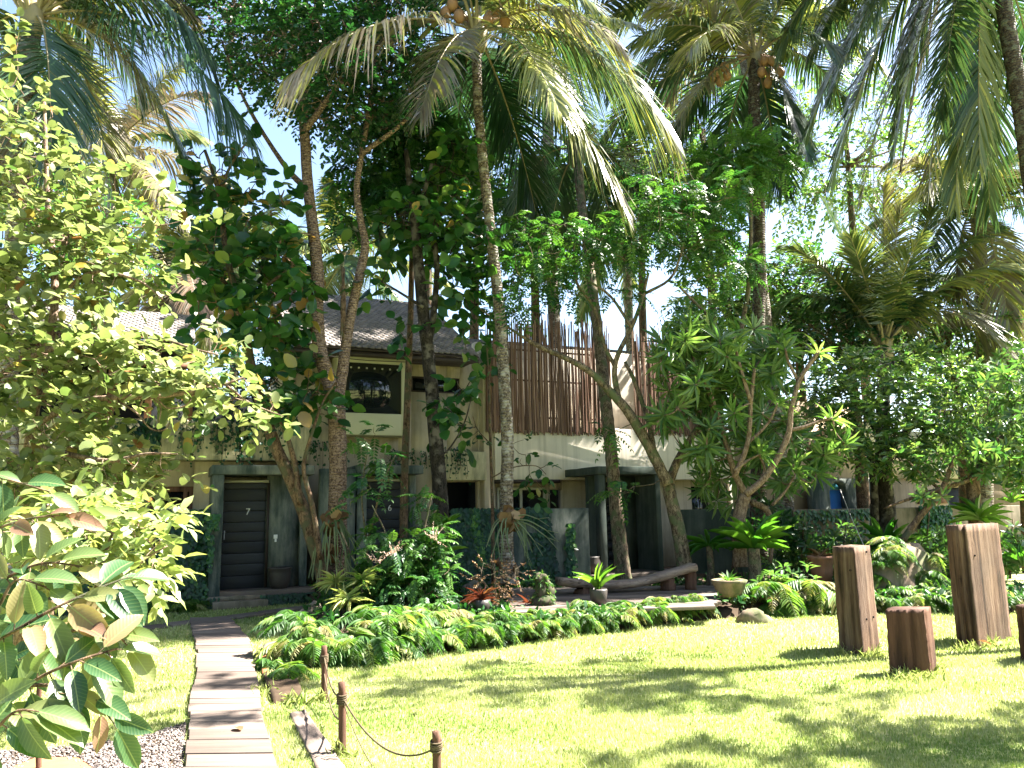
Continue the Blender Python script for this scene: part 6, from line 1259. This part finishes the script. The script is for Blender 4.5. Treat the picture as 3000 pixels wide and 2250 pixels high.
# ------------------------------------------------------------------ grass
def lawnmask(X, Y):
    ok = ~poly_in(PATHPOLY, X, Y)&~poly_in(BEDPOLY, X, Y)&~poly_in(CROSS, X, Y)
    for s in SLAB: ok &= ~poly_in(s, X, Y)
    ok &= ~poly_in(GRAV, X, Y)
    return ok
def blades(n, d0, d1, h, w, seed):
    r = np.random.default_rng(seed); Yd = d0*(d1/d0)**r.random(n); Xd = (r.random(n)*2-1)*Yd*.74
    m = lawnmask(Xd, Yd); front = (HO[1]-1.3)+np.tan(YAW)*(Xd-HO[0]); m &= Yd < front
    Xd, Yd = Xd[m], Yd[m]; k = len(Xd)
    cl = np.zeros(k)
    for _ in range(8): a = r.normal(0, 1.6, 2); cl += np.sin(Xd*a[0]*2+Yd*a[1]*2+r.uniform(0, 6.28))
    cl = cl/4
    hh_ = h*r.uniform(.45, 1.15, k)*(1+.35*cl)*np.where(r.random(k) < .015, 1.8, 1); a = r.uniform(0, 6.28, k); ln = r.uniform(.1, .8, k)*hh_
    dx, dy = np.cos(a), np.sin(a); ww = w*r.uniform(.6, 1.2, k)*(.6+Yd/9)
    b = np.stack([Xd, Yd, np.zeros(k)], -1); s = np.stack([-dy, dx, np.zeros(k)], -1)*ww[:, None]/2; f_ = np.stack([dx, dy, np.zeros(k)], -1)
    m1 = b+f_*(ln*.35)[:, None]+UP*(hh_*.6)[:, None]; tip = b+f_*ln[:, None]+UP*hh_[:, None]
    V = np.stack([b-s, b+s, m1+s*.8, m1-s*.8, tip], 1); o = (np.arange(k)*5)[:, None]
    c2 = np.zeros(k)
    for _ in range(6): a2 = r.normal(0, .9, 2); c2 += np.sin(Xd*a2[0]*2+Yd*a2[1]*3+r.uniform(0, 6.28))
    var = np.clip(r.normal(.48, .2, k)+.2*cl+.14*c2/2.2, 0, 1)
    return V.reshape(-1, 3), np.array([0, 1, 2, 3])+o, np.array([3, 2, 4])+o, np.repeat(var, 5)
mb = MB()
for (n, d0, d1, h, w, sd) in ((260000, 4.0, 8.5, .034, .0045, 1), (170000, 8.0, 14.5, .04, .006, 2)):
    V, q, t_, va = blades(n, d0, d1, h, w, sd); mb.add(V, q, t_, va)
tag(mb.build('grass', LF['grass']), 'short bright green lawn grass', 'grass', kind='stuff')
# seed stalks and tufts at the timber feet
mb = MB(); o = None
for cx, cy, n, sp in ((1200,1975,10,60), (1250,1995,6,40), (1480,2035,8,90), (1560,2045,5,60), (1200,1985,5,50), (1850,1935,6,120)):
    for _ in range(n):
        p = G(cx+R.normal(0, sp*.5), cy+R.normal(0, 8)); h = R.uniform(.12, .22); e_ = p+np.array([R.normal(0, .02), 0, h]); tube(mb, [p, e_], .0016, 3, 3, .8, cap=False)
        leaves(mb, T_DIAM, np.repeat(e_[None], 5, 0)-UP*np.linspace(0, .04, 5)[:, None], rdir(5, .6), rdir(5), .02, .5, R.uniform(.7, 1, 5))
for px, py, n in ((2640,1990,90), (2700,1990,80), (2475,1920,60), (2560,1925,50), (2825,1900,60), (2900,1890,60), (2740,1975,40), (950,2055,30), (1003,2214,30), (780,2035,40), (860,2060,40), (800,1990,30)):
    P = np.array([G(px+R.normal(0, 22), py+R.normal(0, 6)) for _ in range(n)]); leaves(mb, T_BLADE, P, rdir(n, 1.6), rdir(n), R.uniform(.05, .13, n), .07, R.normal(.5, .2, n))
tag(mb.build('tall_grass', LF['grass']), 'longer grass tufts and seed stalks', 'grass', kind='stuff')
t_, V_ = STATUE; k_ = R.choice(len(V_), 700); m = MB(); leaves(m, T_DIAM, V_[k_], rdir(700, -.6), rdir(700, .3), R.uniform(.05, .09, 700), .3, R.normal(.4, .2, 700)); m.build('moss', LF['fern'], t_)
# fallen dry leaves on the lawn
for px, py in ((1222,2082),(1985,1700),(705,2140),(2905,1890),(2940,1880)):
    p = G(px, py, .05 if px not in (705,) else .062); mb = MB(); leaves(mb, T_TEAK, p, [R.normal(), R.normal(), .1], UP+R.normal(0, .3, 3), .13, .5, R.uniform(.2, .8)); tag(mb.build('fallen_leaf', LF['dry'], loc=p), 'curled brown dead leaf lying on its own', 'leaf', 'fallen dry leaves')
# ------------------------------------------------------------------ unseen trees, added to shade the lawn, block skylight and fill the window's reflection
def offpalm(x, y, h, label, n=17, l=4.3):
    cp = np.array([x, y, h]); palm(label, cp, [np.array([x+.6, y+.4, 0]), np.array([x+.2, y+.1, h*.5]), cp], [.2,.15,.14], [], auto=n, autolen=l, v=.35, n_=None) if False else palm(label, cp, [np.array([x+.6, y+.4, 0]), np.array([x+.2, y+.1, h*.5]), cp], [.2,.15,.14], [], auto=n, autolen=l, v=.35)
def offtree(x, y, h, blobs, lab, n):
    c = np.array([x, y, h]); b = np.array([x+1.5, y+.3, 0]); t = thing('unseen_tree', lab, 'tree', b, 'unseen trees around the lawn'); mw = MB(); ml = MB()
    L_ = [[b, b*.4+c*.6-[0,0,.5], c]]+[[c-UP*1.2, c+np.array(o)*.7] for o, r in blobs]
    for P in L_: tube(mw, P, np.linspace(.16, .03, len(P)), 8, None)
    crown(ml, mw, [(c+np.array(o), r, int(n*r[0]*r[1])) for o, r in blobs], skelpts(*L_), f_spray, K(T=T_DIAM, n=11, len=.8, L=.36, w=.6, sag=.3, v=.3), .01)
    mw.build('trunk', MT['bark_brown'], t, smooth=True); ml.build('crown', LF['mango'], t)
def shadetree(h, base, spots, lab, n):  # unseen crown clumps set sunward of each spot to throw the lawn's shade
    """spots: where on the ground the tree's shade falls (photo point, radii in metres)"""
    cs = [(G(px, py)+SUN*(h_/SUN[2]), (rx, ry, .4)) for px, py, rx, ry, h_ in [(a_[0], a_[1], a_[2], a_[3], h+(a_[4] if len(a_) > 4 else 0)) for a_ in spots]]
    m = np.mean([c for c, _ in cs], 0); offtree2(m, np.array([*base, 0.0]), cs, lab, n)
def offtree2(m, b, cs, lab, n):
    t = thing('unseen_tree', lab, 'tree', b, 'unseen trees around the lawn'); mw = MB(); ml = MB(); f_ = b*.55+m*.45; f_[2] = m[2]*1.02
    L_ = [[b, (b+f_)/2+[.1, 0, .3], f_]]+[[f_, (f_+c)/2+[0, 0, .3], c] for c, _ in cs]
    for i, P in enumerate(L_): tube(mw, P, np.linspace(.15, .08, 3) if i == 0 else np.linspace(.06, .015, 3), 8, None)
    crown(ml, mw, [(c, r, int(n*r[0]*r[1])+3) for c, r in cs], skelpts(*L_, n=10), f_spray, K(T=T_DIAM, n=11, len=.45, L=.19, w=.6, sag=.3, v=.5), .008)
    mw.build('trunk', MT['bark_brown'], t, smooth=True); ml.build('crown', LF['mango'], t)
shadetree(9.0, (12.5, 7.8), [(2950,2215,.9,.45), (2600,2205,.9,.36), (2250,2225,.9,.26), (2780,2140,.6,.16), (2420,2130,.35,.1), (3100,2130,.6,.4)], 'tree outside the picture shading the near corner of the lawn', 70)
shadetree(10.5, (12.0, 10.5), [(1050,2004,.5,.10), (1350,2012,.8,.16), (1700,2028,.9,.2), (2050,2045,.9,.18), (2350,2052,.6,.12), (1700,1938,.9,.05), (1250,1958,.8,.06), (670,2130,.5,.07,-.8), (620,2010,.45,.05,-.6), (450,2030,.5,.10,-1), (400,2130,.5,.08,-1.2)], 'tree outside the picture shading the middle of the lawn', 75)
BIG = [((0,0,0),(3,2.4,2.6)), ((-3,1,1),(2.6,2.2,2.2)), ((3,0,1.5),(2.6,2.2,2.4)), ((0,0,4),(3.2,2.4,2)), ((-3.5,0,4.5),(2.6,2.2,2)), ((3,.5,5),(2.6,2.2,2))]  # broad crowns added around the camera to hold back open skylight
for x, y, h, lab in ((4.5,-9,4.5,'wide tree behind the photographer'), (-5,-8.5,5,'second wide tree behind the photographer'), (-13,-1,5,'broad unseen tree beyond the yellow green bush, added to block skylight'), (-14,7,5,'broad unseen tree near the shady side of the villa, added to block skylight'), (13,-5,5,'broad unseen tree on the sunny side, added to block skylight'), (0,-14,9,'tall unseen tree far behind the photographer, added to block skylight')): offtree(x, y, h, BIG, lab, 14)
# ------------------------------------------------------------------ sky, sun, camera
w = bpy.data.worlds.new('World'); bpy.context.scene.world = w; w.use_nodes = True; nt = w.node_tree
sky = nt.nodes.new('ShaderNodeTexSky'); sky.sky_type = 'NISHITA'; sky.sun_disc = False; sky.sun_elevation = SUN_EL; sky.sun_rotation = SUN_AZ
sky.altitude = 0; sky.air_density = 1.0; sky.dust_density = 1.5; sky.ozone_density = 1.0
bg = nt.nodes['Background']; nt.links.new(sky.outputs[0], bg.inputs['Color']); bg.inputs['Strength'].default_value = .05
ld = bpy.data.lights.new('sun', 'SUN'); ld.energy = 5.0; ld.angle = math.radians(.55); ld.color = (1, .94, .84)
lo = bpy.data.objects.new('sun', ld); C.objects.link(lo); lo.rotation_euler = Vector(-SUN).to_track_quat('-Z', 'Y').to_euler(); lo.location = (20, 6, 30)
cd = bpy.data.cameras.new('camera'); cd.sensor_width = 36; cd.lens = 36*F/3000; cd.clip_start = .05; cd.clip_end = 2000
co = bpy.data.objects.new('camera', cd); C.objects.link(co)
M = Matrix(((_r[0], _u[0], -_f[0], CAM[0]), (_r[1], _u[1], -_f[1], CAM[1]), (_r[2], _u[2], -_f[2], CAM[2]), (0, 0, 0, 1))); co.matrix_world = M
sc = bpy.context.scene; sc.camera = co
sc.view_settings.view_transform = 'Standard'; sc.view_settings.look = 'None'; sc.view_settings.exposure = 3.2; sc.view_settings.gamma = 1
cy = sc.cycles; cy.max_bounces = 6; cy.diffuse_bounces = 2; cy.glossy_bounces = 2; cy.transmission_bounces = 4; cy.transparent_max_bounces = 4
cy.use_denoising = True; cy.caustics_reflective = False; cy.caustics_refractive = False; cy.sample_clamp_indirect = 6
